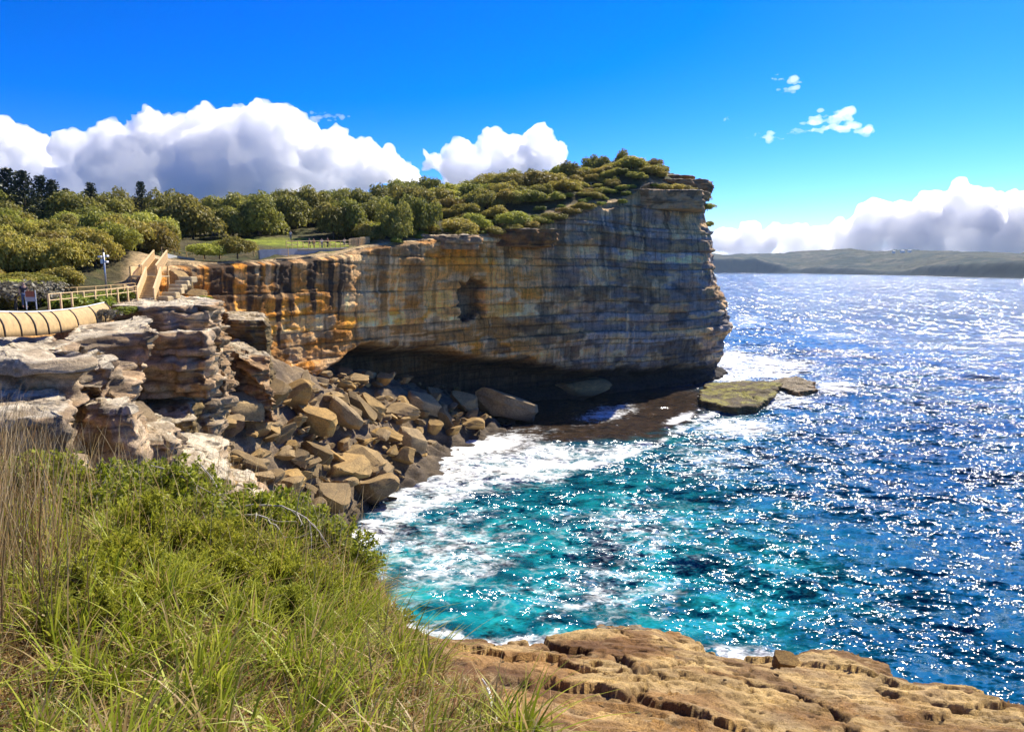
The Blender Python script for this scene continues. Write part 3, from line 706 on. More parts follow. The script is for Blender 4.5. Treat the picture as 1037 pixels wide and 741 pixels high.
nb = noise_node(nt, mp(tc, (.05,.09,1)), 1, 3, .5)
deep = ramp(nt, nb.outputs[0], [(.35,(.0005,.030,.075)),(.65,(.001,.075,.15))]).outputs[0]
nt2 = noise_node(nt, mp(tc, (.16,.22,1)), 1, 4, .6, .6)
tealc = ramp(nt, nt2.outputs[0], [(.36,(.002,.055,.085)),(.5,(.003,.16,.20)),(.68,(.012,.33,.35))]).outputs[0]
c1 = mix(nt, A_t, deep, tealc)
shc = ramp(nt, noise_node(nt, mp(tc, (.4,.5,1)), 1, 5, .6).outputs[0], [(.3,(.010,.010,.011)),(.7,(.065,.040,.022))]).outputs[0]  # shallow floor colour, darkened to stand in for the cliff's shadow
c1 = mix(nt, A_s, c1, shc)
# lacy foam: warped ridged noise, two sizes
wn = noise_node(nt, mp(tc, (.22,.30,1)), 1, 3, .5)
vadd = N(nt, 'ShaderNodeVectorMath', operation='ADD'); vs = N(nt, 'ShaderNodeVectorMath', operation='SCALE'); vs.inputs['Scale'].default_value = 3.2
L.new(wn.outputs['Color'], vs.inputs[0]); L.new(mp(tc, (1,1.3,1)), vadd.inputs[0]); L.new(vs.outputs[0], vadd.inputs[1])
def ridge(sc, det=4):
    n = noise_node(nt, vadd.outputs[0], sc, det, .62)
    a = math_n(nt, 'ABSOLUTE', math_n(nt, 'SUBTRACT', n.outputs[0], .5))
    return math_n(nt, 'SUBTRACT', 1.0, math_n(nt, 'MULTIPLY', a, 6.0, ), True)
rg = math_n(nt, 'MAXIMUM', ridge(.22), math_n(nt, 'MULTIPLY', ridge(.75), .8))
big = noise_node(nt, vadd.outputs[0], .35, 8, .68).outputs[0]
pat = math_n(nt, 'ADD', math_n(nt, 'MULTIPLY', rg, .5), math_n(nt, 'MULTIPLY', big, .75))        # ~0..1.1
th = math_n(nt, 'SUBTRACT', 1.18, math_n(nt, 'MULTIPLY', A_f, 1.0))
fm = N(nt, 'ShaderNodeMapRange', interpolation_type='SMOOTHSTEP'); L.new(math_n(nt, 'SUBTRACT', pat, th), fm.inputs['Value'])
fm.inputs['From Min'].default_value = -.08; fm.inputs['From Max'].default_value = .46
fmf = math_n(nt, 'MULTIPLY', fm.outputs[0], math_n(nt, 'GREATER_THAN', A_f, .02))
col = mix(nt, fmf, c1, (.85,.87,.87))
p = N(nt, 'ShaderNodeBsdfPrincipled'); p.inputs['IOR'].default_value = 1.36; L.new(col, p.inputs['Base Color'])
L.new(math_n(nt, 'ADD', .13, math_n(nt, 'MULTIPLY', fmf, .5)), p.inputs['Roughness'])
p.inputs['Specular IOR Level'].default_value = .5
# wave facets: slopes straight from noise so that the glitter keeps its strength out to the horizon
def slope(sc, amp, rot, det=2):
    n = noise_node(nt, mp(tc, sc, rot), 1, det, .5)
    s = N(nt, 'ShaderNodeVectorMath', operation='SUBTRACT'); s.inputs[1].default_value = (.5,.5,.5); L.new(n.outputs['Color'], s.inputs[0])
    q = N(nt, 'ShaderNodeVectorMath', operation='MULTIPLY'); q.inputs[1].default_value = (amp, amp, 0); L.new(s.outputs[0], q.inputs[0]); return q.outputs[0]
def vsum(a, b):
    s = N(nt, 'ShaderNodeVectorMath', operation='ADD'); L.new(a, s.inputs[0]); L.new(b, s.inputs[1]); return s.outputs[0]
sl_ = vsum(vsum(vsum(slope((.16,.28,1), 1.3, .3, 2), slope((.7,1.2,1), 1.6, -.2, 2)), slope((2.4,3.6,1), 1.1, .5, 2)), slope((.03,.06,1), .9, .1, 2))
# further out facet noise is stretched along Y so single glints stay visible
sy = N(nt, 'ShaderNodeSeparateXYZ'); L.new(tc, sy.inputs[0])
def band(a, b):
    q = N(nt, 'ShaderNodeMapRange', interpolation_type='SMOOTHSTEP'); q.inputs['From Min'].default_value = a; q.inputs['From Max'].default_value = b; L.new(sy.outputs['Y'], q.inputs['Value']); return q.outputs[0]
def vmix(f, a, b):
    q = N(nt, 'ShaderNodeMix', data_type='VECTOR'); L.new(f, q.inputs[0]); L.new(a, q.inputs[4]); L.new(b, q.inputs[5]); return q.outputs[1]
sl_ = vmix(band(220, 420), sl_, vsum(slope((.75,.14,1), 2.1, .1, 2), slope((.12,.02,1), 1.0, 0, 2)))
sl_ = vmix(band(600, 1000), sl_, vsum(slope((.42,.024,1), 2.2, .02, 2), slope((.10,.008,1), .9, 0, 2)))
SLOPE = 1.75
g = N(nt, 'ShaderNodeNewGeometry')
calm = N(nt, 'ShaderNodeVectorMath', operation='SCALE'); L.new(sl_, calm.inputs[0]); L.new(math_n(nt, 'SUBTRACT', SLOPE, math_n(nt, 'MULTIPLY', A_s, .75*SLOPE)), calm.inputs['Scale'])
nn = N(nt, 'ShaderNodeVectorMath', operation='NORMALIZE'); L.new(vsum(g.outputs['Normal'], calm.outputs[0]), nn.inputs[0])
L.new(nn.outputs[0], p.inputs['Normal']); L.new(p.outputs[0], out.inputs[0])
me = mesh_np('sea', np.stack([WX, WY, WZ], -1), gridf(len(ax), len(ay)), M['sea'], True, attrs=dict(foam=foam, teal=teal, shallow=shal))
tag(link('sea', me), kind='structure')

# ------------------------------------------------------------------ far shore
def far_land(name, pts, depth, seed, mat, shoulder=.5, front=60):
    """pts: (px, shore_row, crest_row_at_back, cliff height m)"""
    P = np.array(pts, float); n = 420
    q = np.linspace(0, 1, n)*(len(P)-1); PP = np.stack([np.interp(q, np.arange(len(P)), P[:, i]) for i in range(P.shape[1])], 1)
    m_ = 70; u = np.linspace(0, 1, m_)
    V = np.zeros((n, m_, 3))
    for i in range(n):
        s0 = on_z(PP[i, 0], PP[i, 1]); ch = PP[i, 3]
        back = at(PP[i, 0], PP[i, 2], s0[1]+depth)
        ux = u**1.3
        V[i, :, 0] = s0[0]+(back[0]-s0[0])*ux; V[i, :, 1] = s0[1]+(back[1]-s0[1])*ux
        prof = ch*sstep(0, front/depth, ux)
        V[i, :, 2] = -2+prof+(back[2]-ch)*sstep(front/depth*.5, 1.0, ux)**.9
    z = V[..., 2]; k = sstep(0, 8, z)
    V[..., 2] += k*(.07*z+3)*fbm(V[..., 0]/150, V[..., 1]/150, 0, seed, 6, .6)+k*2.5*fbm(V[..., 0]/28, V[..., 1]/28, 0, seed+3, 3)
    x, y = V[..., 0], V[..., 1]
    c = mixc(np.array([.022,.034,.014]), np.array([.065,.065,.028]), sstep(-.3, .4, fbm(x/160, y/160, 0, seed+1, 5)))
    c = mixc(c, np.array([.16,.13,.08]), sstep(.35, .6, fbm(x/90, y/90, 0, seed+2, 4))*.6)
    c = mixc(np.array([.014,.022,.016])+0*c, c, sstep(front/depth*1.0, front/depth*1.8, u**1.3)[None, :]*np.ones((n, 1)))  # shore cliff band darkened, its shade put into the colour
    me = mesh_np(name, V, gridf(n, m_), mat, True, c.reshape(-1, 3)); o = link(name, me); tag(o, kind='structure'); return o
m, nt, out = new_mat('far_hills'); L = nt.links; M['far'] = m
p = N(nt, 'ShaderNodeBsdfPrincipled'); p.inputs['Roughness'].default_value = .95; p.inputs['Specular IOR Level'].default_value = .1
a = N(nt, 'ShaderNodeVertexColor', layer_name='Col'); nn_ = noise_node(nt, mapped(nt), .03, 8, .7)
rr = ramp(nt, nn_.outputs[0], [(.35,(.5,.5,.5)),(.65,(1.3,1.3,1.2))]); L.new(mix(nt, 1, a.outputs[0], rr.outputs[0], 'MULTIPLY'), p.inputs['Base Color']); L.new(p.outputs[0], out.inputs[0])
far_land('far_hills', [(640,276,256,80),(740,276.3,258,84),(765,276.5,257.5,82),(785,276.8,257,50),(800,277,255.5,26),(830,277.4,254.5,30),(860,278,253.5,28),(890,278.6,254,14),(915,279,254,20),(940,279.5,254.5,38),(970,280.5,255,46),(1037,282,257.5,50),(1150,284,258,52),(1300,287,258,50)], 1500, 401, M['far'], front=90)

# haze
HZ = 6500.
mb = MB(); mb.box((0, 2600, 60), (2*HZ, 2*HZ, 130)); 
mh, nth, outh = new_mat('haze'); pv = N(nth, 'ShaderNodeVolumePrincipled'); pv.inputs['Color'].default_value = (.6,.8,1,1); pv.inputs['Density'].default_value = .00004; pv.inputs['Anisotropy'].default_value = .2
nth.links.new(pv.outputs[0], outh.inputs['Volume'])
USE_HAZE = True
if USE_HAZE:
    ho = mb.build('haze', mh); tag(ho, kind='stuff')

# ------------------------------------------------------------------ clouds: solid puffs at their real distance, thin at the rim
def cloud_mat(name, lo, hi, edge=1.0, wisp=0):
    m, nt, out = new_mat(name); L = nt.links
    d = N(nt, 'ShaderNodeBsdfDiffuse'); d.inputs[0].default_value = (.93,.94,.96,1)
    t = N(nt, 'ShaderNodeBsdfTranslucent'); t.inputs[0].default_value = (.95,.96,.98,1)
    ms = N(nt, 'ShaderNodeMixShader'); ms.inputs[0].default_value = .5; L.new(d.outputs[0], ms.inputs[1]); L.new(t.outputs[0], ms.inputs[2])
    tr = N(nt, 'ShaderNodeBsdfTransparent'); lw = N(nt, 'ShaderNodeLayerWeight'); lw.inputs['Blend'].default_value = .5
    n = noise_node(nt, mapped(nt), wisp or .002, 7, .65)
    v = math_n(nt, 'ADD', lw.outputs['Facing'], math_n(nt, 'MULTIPLY', math_n(nt, 'SUBTRACT', n.outputs[0], .5), 1.4 if not wisp else 3.2))
    r = N(nt, 'ShaderNodeMapRange', interpolation_type='SMOOTHSTEP'); L.new(v, r.inputs['Value']); r.inputs['From Min'].default_value = lo; r.inputs['From Max'].default_value = hi
    r.inputs['To Min'].default_value = 0; r.inputs['To Max'].default_value = edge
    mx = N(nt, 'ShaderNodeMixShader'); L.new(r.outputs[0], mx.inputs[0]); L.new(ms.outputs[0], mx.inputs[1]); L.new(tr.outputs[0], mx.inputs[2]); L.new(mx.outputs[0], out.inputs[0]); return m
def vol_mat(name, dens):
    m, nt, out = new_mat(name); v = N(nt, 'ShaderNodeVolumeScatter'); v.inputs['Color'].default_value = (.999,.999,1,1); v.inputs['Density'].default_value = dens; v.inputs['Anisotropy'].default_value = .55
    nt.links.new(v.outputs[0], out.inputs['Volume']); return m
M['cloud'] = vol_mat('cumulus', .009); M['cloud_far'] = vol_mat('cumulus_far', .0045)
M['wisp'] = vol_mat('thin_cloud', .0045)
def cloud(label, D, lobes, seed, vox, mat=None, amp=1.0, depth=.7, flat=False):
    """lobes: (px, row, radius px); children puffs are scattered on each"""
    r = np.random.default_rng(seed); s = D/F
    import bmesh
    bm = bmesh.new(); ctr = []
    for (x, y, rad) in lobes:
        c = at(x, y, D+r.uniform(-.5, .5)*rad*s*depth); ctr.append((c, rad*s))
        for k in range(int(7)):
            d = r.normal(size=3); d /= np.linalg.norm(d); d[2] = abs(d[2])*.9-.25; q = r.uniform(.3, .55)
            ctr.append((c+d*rad*s*r.uniform(.6, .9), rad*s*q))
    if flat:
        ctr = []
        for (x, y, rad) in lobes:
            for k in range(9):
                ctr.append((at(x+r.normal()*rad*1.1, y+r.normal()*rad*.42, D+r.uniform(-.5,.5)*rad*s), rad*s*r.uniform(.12, .42)))
    for c, rd in ctr:
        bmesh.ops.create_icosphere(bm, subdivisions=2, radius=rd, matrix=Matrix.Translation(Vector(c)) @ (Matrix.Diagonal((2.4,1.2,.6,1)) if flat else Matrix.Identity(4)))
    me = bpy.data.meshes.new('tmp'); bm.to_mesh(me); bm.free(); o = bpy.data.objects.new('tmp', me); COL.objects.link(o)
    md = o.modifiers.new('r', 'REMESH'); md.mode = 'VOXEL'; md.voxel_size = vox*s
    dg = bpy.context.evaluated_depsgraph_get(); em = bpy.data.meshes.new_from_object(o.evaluated_get(dg)); bpy.data.objects.remove(o)
    n = len(em.vertices); V = np.zeros(n*3, np.float32); em.vertices.foreach_get('co', V); V = V.reshape(-1, 3).astype(float)
    NN = np.zeros(n*3, np.float32); em.vertices.foreach_get('normal', NN); NN = NN.reshape(-1, 3)
    u = V/s
    b = 0; a = 1
    for o_ in range(5):
        f = 2.0**o_/26; b = b+a*(1-np.abs(vnoise(u[:,0]*f, u[:,1]*f, u[:,2]*f, seed+o_))*2); a *= .55
    V += NN*(b[:, None]-.6)*7.0*s*amp; V += NN*(fbm(u[:,0]/9, u[:,1]/9, u[:,2]/9, seed+30, 4)[:, None])*2.2*s*amp
    em.vertices.foreach_set('co', V.astype(np.float32).ravel()); em.update()
    o = bpy.data.objects.new('tmp', em); COL.objects.link(o); md = o.modifiers.new('r', 'REMESH'); md.mode = 'VOXEL'; md.voxel_size = vox*s*.8
    dg = bpy.context.evaluated_depsgraph_get(); em = bpy.data.meshes.new_from_object(o.evaluated_get(dg)); bpy.data.objects.remove(o); em.polygons.foreach_set('use_smooth', [True]*len(em.polygons)); em.materials.clear(); em.materials.append(mat or M['cloud']); em.update()
    o = link('cloud', em); tag(o, label, 'cloud'); return o
cloud('huge billowing white cumulus cloud above the trees on the left', 11000,
   [(84,164,24),(120,156,28),(165,148,32),(215,146,32),(262,140,32),(290,148,32),(330,162,28),(365,168,24),(395,174,18),(100,185,34),(150,180,40),(210,180,46),(270,182,44),(320,186,30),(80,205,30),(140,215,30)], 1, 1.4, amp=1.25)
cloud('grey-white cloud at the left edge of the sky', 12000, [(-10,150,30),(20,156,24),(45,170,22),(0,185,34),(40,195,26)], 2, 1.5, amp=1.2)
cloud('small puffy cloud bank over the middle of the headland', 12000, [(440,166,14),(468,160,16),(500,158,17),(520,164,18),(462,176,20),(500,178,24),(412,172,12)], 3, 1.2, amp=1.2)
cloud('rounded puff cloud above the headland bushes', 11500, [(548,148,15),(562,160,11),(540,162,15)], 4, 1.1, amp=1.2)
cloud('large white cumulus cloud low over the far shore on the right', 24000,
   [(1060,232,38),(1020,228,32),(985,220,28),(950,220,26),(918,228,24),(888,222,18),(880,235,22),(850,240,16),(925,240,26),(975,240,28),(1010,244,22),(972,196,13),(1060,250,24),(1100,240,40)], 5, 1.8, M['cloud_far'], amp=.8)
cloud('low pale cloud bank on the horizon beside the headland', 26000, [(735,243,13),(758,238,12),(785,240,13),(808,241,12),(830,244,13),(770,250,12),(800,250,12),(850,252,10),(890,254,10),(745,256,12)], 6, 1.6, M['cloud_far'], amp=.7)
cloud('thin wispy white cloud alone in the upper right sky', 9000, [(838,118,11),(850,122,11),(826,130,9),(808,134,7),(790,138,6),(865,130,8),(880,133,6),(842,130,9),(772,140,5)], 7, .7, M['wisp'], amp=.45, flat=True)
cloud('tiny faint cloud wisp high above the thin wispy cloud', 9000, [(784,78,4),(795,80,4),(806,81,3)], 8, .6, M['wisp'], amp=.35, flat=True)
cloud('tiny faint cloud scrap just under the high wisp', 9000, [(794,92,3),(801,91,3)], 9, .6, M['wisp'], amp=.35, flat=True)
cloud('small faint cloud streak right of the top of the huge left cumulus', 9000, [(326,118,5),(336,120,5),(345,119,3)], 10, .6, M['wisp'], amp=.35, flat=True)
cloud('faintest cloud fleck alone in the sky above the headland tip', 9000, [(738,120,3),(744,121,2)], 11, .5, M['wisp'], amp=.3, flat=True)
# ------------------------------------------------------------------ bushes and trees on the land
def leaf_cloud(centres, radii, n, size, seed, flat=.8, up=.35, aspect=.55):
    r = np.random.default_rng(seed); centres = np.asarray(centres); radii = np.asarray(radii)
    wgt = radii**2/np.sum(radii**2); idx = r.choice(len(radii), n, p=wgt)
    d = r.normal(size=(n, 3)); d /= np.linalg.norm(d, axis=1)[:, None]; d[:, 2] = np.where(d[:, 2] < -.35, -d[:, 2], d[:, 2])
    q = radii[idx]*(.72+.36*r.random(n))*(1+.18*vnoise(d[:,0]*3+idx, d[:,1]*3, d[:,2]*3, seed))
    c = centres[idx]+d*q[:, None]*np.array([1, 1, flat])
    nrm = d*.8+r.normal(size=(n, 3))*.55+np.array([0, 0, up]); nrm /= np.linalg.norm(nrm, axis=1)[:, None]
    t = np.cross(nrm, r.normal(size=(n, 3))); t /= np.linalg.norm(t, axis=1)[:, None]; b = np.cross(nrm, t)
    s = size*(.6+.8*r.random(n))[:, None]
    V = np.stack([c-t*s, c-b*s*aspect+nrm*s*.15, c+t*s, c+b*s*aspect+nrm*s*.15], 1).reshape(-1, 3)
    return V, np.arange(n*4).reshape(-1, 4)
def crown_mesh(name, seed, mat, n=1900, size=.085, tall=.75, nl=11, spread=.6):
    r = np.random.default_rng(seed); C_ = []; Rr = []
    for k in range(nl):
        a = r.uniform(0, 6.28); q = spread*math.sqrt(r.random()); h = r.uniform(.25, 1.0)*tall*(1-.35*q)
        C_.append((q*math.cos(a), q*math.sin(a), h)); Rr.append(r.uniform(.22, .42))
    C_.append((0, 0, .45*tall)); Rr.append(.55)
    V, Fq = leaf_cloud(C_, Rr, n, size, seed)
    return mesh_np(name, V, Fq, mat, False)
def trunk_mesh(seed, h=.7, rad=.045, limbs=5, mat='bark'):
    r = np.random.default_rng(seed); mb = MB()
    mb.tube([(0,0,-.15),(.03,0,h*.3),(-.02,.03,h*.6),(0,0,h)], [rad*1.4,rad,rad*.8,rad*.4], 6)
    for k in range(limbs):
        a = k*6.28/limbs+r.uniform(-.4,.4); z = h*r.uniform(.25,.6); q = r.uniform(.3,.5)
        mb.tube([(0,0,z),(q*.5*math.cos(a),q*.5*math.sin(a),z+.14),(q*math.cos(a),q*math.sin(a),z+.34)], [rad*.6,rad*.4,rad*.15], 5)
    me = bpy.data.meshes.new('trunk'); me.from_pydata(mb.v, [], mb.f); me.materials.append(M[mat]); return me
TRK = [trunk_mesh(s) for s in range(4)]
def protos(nm, mat, seeds, **kw): return [crown_mesh('crown', s, M[mat], **kw) for s in seeds]
P_bush = protos('bush', 'bush', range(20, 27), tall=.7, n=5600, size=.050, nl=22, spread=.78)
P_tree = protos('tree', 'tree', range(30, 36), tall=.75, n=6000, size=.044, spread=.68, nl=16)
P_bright = protos('bright', 'bright', range(40, 43), tall=.45, n=1500, size=.08)
P_grey = protos('grey', 'greybush', range(45, 48), tall=.6, n=1100, size=.06)
VEG = 0
def plant(kind, x, y, r, h, lab, group, seed, lift=0, base=None):
    global VEG
    rr = np.random.default_rng(seed)
    pr, nm, cat = {'bush': (P_bush, 'bush', 'bush'), 'tree': (P_tree, 'tree', 'tree'), 'bright': (P_bright, 'low_bush', 'bush'), 'grey': (P_grey, 'dry_bush', 'bush')}[kind]
    z = Tz(x, y) if base is None else base
    e = empty(nm, (x, y, z-.1+lift), rr.uniform(0, 6.28)); tag(e, lab, cat, group)
    c = link('crown', pr[int(rr.integers(len(pr)))], e); c.scale = (r*1.22, r*1.22*rr.uniform(.85, 1.15), h)
    t = link('trunk', TRK[int(rr.integers(4))], e); t.scale = (r*.8, r*.8, h*.9)
    VEG += 1; return e
r3 = np.random.default_rng(11); used = []
def rim_dist(x, y):
    d = np.hypot(R[::12, 0]-x, R[::12, 1]-y); i = int(np.argmin(d))*12
    side = (x-R[i, 0])*NX[i]+(y-R[i, 1])*NY[i]
    return -d.min() if side > 0 else d.min()
def blocked(x, y, r):
    px, row = project(x, y, Tz(x, y))
    if rim_dist(x, y) < 1.0+.5*r: return True
    if (((x+38)/15)**2+((y-115)/10)**2) < 1: return True             # lawn and lookout
    if y < 66 and x > -38.5-.12*(y-40): return True                   # path and barrier strip
    if 66 <= y < 90 and x > -44.5-.3*max(0, y-80) : return True         # stairs
    if 84 < y < 102 and rim_dist(x, y) < 5: return True
    if 600 < px < 720 and rim_dist(x, y) < 5: return True             # rock ledges of the cap
    return False
def try_place(kind, x, y, r, h, lab, group, sep=.8):
    if blocked(x, y, r): return False
    for (a, b, c) in used:
        if (a-x)**2+(b-y)**2 < (sep*(r+c)*.5*1.25)**2: return False
    used.append((x, y, r)); plant(kind, x, y, r, h, lab, group, int(r3.integers(1e6))); return True
# slope of dense trees on the left (photo columns 0-230)
n1 = 0
for _ in range(6000):
    if n1 >= 90: break
    Y = r3.uniform(50, 108); px = r3.uniform(-60, 170); x = ray(px, 260)[0]*Y
    r = r3.uniform(1.8, 3.0)*(.75+.25*Y/80)
    n1 += try_place('bush', x, Y, r, r*r3.uniform(1.0, 1.5)*(1.35 if Y > 70 else .75), 'olive green shrub packed in the dense scrub left of the staircase', 'shrubs in the scrub behind the path', sep=.66)
n2 = 0
for _ in range(9000):
    if n2 >= 140: break
    Y = r3.uniform(107, 205); px = r3.uniform(-20, 430); x = ray(px, 230)[0]*Y
    if Y < 122 and px > 230 and r3.random() < .6: continue
    r = r3.uniform(2.8, 5.8)
    n2 += try_place('tree', x, Y, r, (7.2 if Y > 118 else 6.5)*r3.uniform(.8, 1.25), 'dark green spreading tree in the wood behind the lawn', 'trees of the wood behind the lawn', sep=.58)
n3 = 0
for _ in range(9000):
    if n3 >= 195: break
    px = r3.uniform(360, 700); Y = r3.uniform(115, 230); x = ray(px, 210)[0]*Y; rd = rim_dist(x, Y)
    if rd < 0: continue
    r = r3.uniform(1.7, 3.4) if rd < 18 else r3.uniform(2.8, 5.0)
    n3 += try_place('bush', x, Y, r, r*r3.uniform(.9, 1.35), 'rounded olive shrub on the scrubby back of the headland', 'shrubs covering the top of the headland', sep=.52)
n4 = 0
for _ in range(5000):
    if n4 >= 40: break
    px = r3.uniform(400, 680); Y = r3.uniform(155, 225); x = ray(px, 190)[0]*Y; rd = rim_dist(x, Y)
    if rd < 14: continue
    r = r3.uniform(2.4, 3.6)
    if blocked(x, Y, r): continue
    used.append((x, Y, r)); plant('tree', x, Y, r, r*r3.uniform(1.3, 2.0), 'upright dark tree breaking the skyline of the headland', 'dark trees on the headland skyline', int(r3.integers(1e6))); n4 += 1
n5 = 0
for _ in range(3000):
    if n5 >= 46: break
    px = r3.uniform(385, 700); Y = r3.uniform(115, 190); x = ray(px, 220)[0]*Y; rd = rim_dist(x, Y)
    if not (1.0 < rd < 7): continue
    if 425 < px < 560 and r3.random() < .3: continue
    r = r3.uniform(.7, 1.5); plant('bright', x, Y, r, r*1.1, 'small yellow-green bush growing along the cliff rim', 'yellow-green bushes on the cliff rim', int(r3.integers(1e6))); n5 += 1
n6 = 0
for _ in range(4000):
    if n6 >= 34: break
    px = r3.uniform(575, 672); Y = r3.uniform(155, 200); x = ray(px, 185)[0]*Y; rd = rim_dist(x, Y)
    if not (4.0 < rd < 18): continue
    r = r3.uniform(1.1, 1.9)
    if any((a-x)**2+(b-Y)**2 < (.55*(r+c))**2 for a, b, c in used): continue
    used.append((x, Y, r)); plant('bush', x, Y, r, r*1.1, 'low wind-clipped bush between the rock ledges near the top of the headland', 'low bushes between the cap ledges', int(r3.integers(1e6))); n6 += 1
# named single plants
def spot(kind, px, row, Y, r, h, lab, group=None, drop=0):
    p = at(px, row, Y); plant(kind, p[0], Y, r, h, lab, group, int(px*7+row), base=p[2]-h*.2 if drop == 0 else drop)
spot('bush', 207, 256, 93, 2.0, 2.2, 'low round bush at the left end of the bushes along the wire fence')
spot('bush', 240, 254, 96, 2.4, 3.0, 'larger pale green bush in front of the lawn by the wire fence')
spot('bush', 222, 256, 95, 1.8, 2.2, 'middle bush of the three along the wire fence')
spot('bright', 205, 311-14, 70, .9, .7, 'tiny green tuft bush by the grey block at the top of the ledges', drop=Tz(-32, 70)+.05)
spot('bright', 125, 312, 56, 1.3, .9, 'bright green low bush between the barrier and the ledge stack', drop=26.4)
spot('grey', 106, 316, 53, 1.1, 1.2, 'rusty brown dry tuft at the right end of the ribbed barrier', drop=26.1)
spot('grey', 14, 293, 52, 2.6, 2.6, 'big bare grey-brown bush at the left edge beyond the barrier', drop=27.3)
spot('grey', 40, 290, 56, 2.2, 2.4, 'bare grey bush next to the person by the sign', drop=27.3)
for k, (px, row, Y) in enumerate([(60,288,58),(80,286,60),(98,288,62),(118,284,66),(70,298,55),(92,296,58)]):
    spot('bright', px, row, Y, 1.9, 1.6, 'bright yellow-green bush along the back of the timber fence', 'bright bushes behind the timber fence', drop=Tz(ray(px,row)[0]*Y, Y))
for k, (px, Y) in enumerate([*[(q, rimY(q)+1.5) for q in (560,575,548,590,520,535,500,470)]]):
    spot('bush', px, 222, Y, 2.3, 2.0, 'grey-green bush spilling over the rim beside the cap ledges', 'bushes spilling over the rim', drop=Tz(ray(px,222)[0]*Y, Y)-.4)
for k, (px, dz, o_, r_) in enumerate([(676,3.5,-1,1.8),(686,3.2,0,2.0),(694,2.6,.6,2.1),(701,1.6,.9,2.0),(707,.4,1.1,2.0),(712,-1.2,1.2,1.9),(715,-3.2,1.2,1.7),(717,-6,1.2,1.3),(718,-17,1.6,1.4)]):
    i_ = int(np.interp(px, pxs[i_start:i_corner], np.arange(i_start, i_corner))); X_, Y_ = R[i_,0]+NX[i_]*o_, R[i_,1]+NY[i_]*o_
    plant('bush', X_, Y_, r_, r_*1.1, 'dark green bush clinging to the upper corner of the headland', 'bushes clinging to the headland corner', 900+k, base=R[i_,2]+dz-.8)
# whorled pines at the left
def pine_mesh(seed):
    r = np.random.default_rng(seed); Vs = []; n = 0
    for t in range(15):
        z = .22+.78*t/15; rad = .30*(1-.85*(t/15)**1.1)*r.uniform(.85, 1.1)
        for k in range(6):
            a = k*1.047+t*.5+r.uniform(-.15, .15)
            m_ = 16
            for j in range(m_):
                q = rad*(.15+.85*(j+r.random())/m_); c = np.array([q*math.cos(a), q*math.sin(a), z+.10*q+.015*r.normal()])
                c[:2] += r.normal(size=2)*.012
                Vs.append(c)
    c = np.array(Vs); n = len(c); d = r.normal(size=(n,3)); d /= np.linalg.norm(d, axis=1)[:,None]; e = np.cross(d, r.normal(size=(n,3))); e /= np.linalg.norm(e, axis=1)[:,None]
    s = .022; V = np.stack([c-d*s, c-e*s*.6, c+d*s, c+e*s*.6], 1).reshape(-1, 3)
    return mesh_np('crown', V, np.arange(n*4).reshape(-1, 4), M['pine'], False)
PN = [pine_mesh(s) for s in (1, 2, 3)]
mbt = MB().tube([(0,0,-.05),(0,0,.5),(0,0,1.0)], [.018,.012,.003], 6); tmp = bpy.data.meshes.new('trunk'); tmp.from_pydata(mbt.v, [], mbt.f); tmp.materials.append(M['bark'])
for k, (px, top, Y, wd, lab) in enumerate([(-12,168,118,1.2,'dark pine cut by the left edge of the picture'),(6,169,122,1.3,'tall dark pine, first inside the left edge'),(22,172,118,1.15,'tall dark pine standing second from the left'),(40,177,124,1.1,'dark pine in the middle of the pine group'),
        (52,181,116,1.0,'shorter dark pine at the right of the pine group'),(66,190,122,.9,'small dark pine just right of the pine group'),(91,184,126,.9,'lone dark pine apart to the right against the cloud'),(142,183,128,.8,'dark pine-like tree poking above the wood left of the lawn')]):
    p = at(px, top, Y); g = Tz(p[0], Y); H_ = p[2]-g
    e = empty('pine_tree', (p[0], Y, g), k*1.3); tag(e, lab, 'pine tree')
    c = link('crown', PN[k % 3], e); c.scale = (H_*wd, H_*wd, H_)
    t = link('trunk', tmp, e); t.scale = (H_, H_, H_)

# ------------------------------------------------------------------ path, barrier, fences, stairs
def V3(a): return Vector((float(a[0]), float(a[1]), float(a[2])))
base = [(-40,336,34),(-18,335,36),(3,335,38),(20,334.5,40),(35,334,41.5),(48,333,43),(60,331.5,45),(78,328.5,48.5),(97,324.5,52),(113,320,55)]
bp = [V3(at(*b)) for b in base]
root = empty('curved_barrier', tuple(bp[4])); tag(root, 'tan curved barrier with dark ribs and white top rail along the cliff path', 'barrier')
bpy.context.view_layer.update(); off0 = bp[4]
prof = [(.05,-.35),(.05,0),(.02,.3),(-.05,.55),(-.15,.78),(-.30,.98),(-.38,1.04)]
tops = []
for i in range(len(bp)-1):
    a, b = bp[i]-off0, bp[i+1]-off0; d = (b-a).normalized(); nrm = Vector((d.y, -d.x, 0)).normalized()
    mb = MB(); nseg = 8
    for q in range(nseg+1):
        p = a.lerp(b, q/nseg)
        for (o_, h_) in prof: mb.v.append(tuple(p+nrm*o_*1.25+Vector((0,0,h_))))
    m_ = len(prof)
    for q in range(nseg):
        for k in range(m_-1): mb.f.append([q*m_+k, (q+1)*m_+k, (q+1)*m_+k+1, q*m_+k+1])
    o = mb.build('panel', M['panel'], root, True); md = o.modifiers.new('t', 'SOLIDIFY'); md.thickness = .05; md.offset = -1
    rb = MB(); rb.tube([tuple(b+nrm*(o_*1.25+.02)+Vector((0,0,h_))) for o_, h_ in prof], .055, 5); rb.build('rib', M['rib'], root, True)
    tops.append(a+nrm*(prof[-1][0]*1.25)+Vector((0,0,prof[-1][1]+.04))); 
    if i == len(bp)-2: tops.append(b+nrm*(prof[-1][0]*1.25)+Vector((0,0,prof[-1][1]+.04)))
rl = MB().tube([tuple(t) for t in tops], .05, 6); rl.build('top_rail', M['white_paint'], root, True)

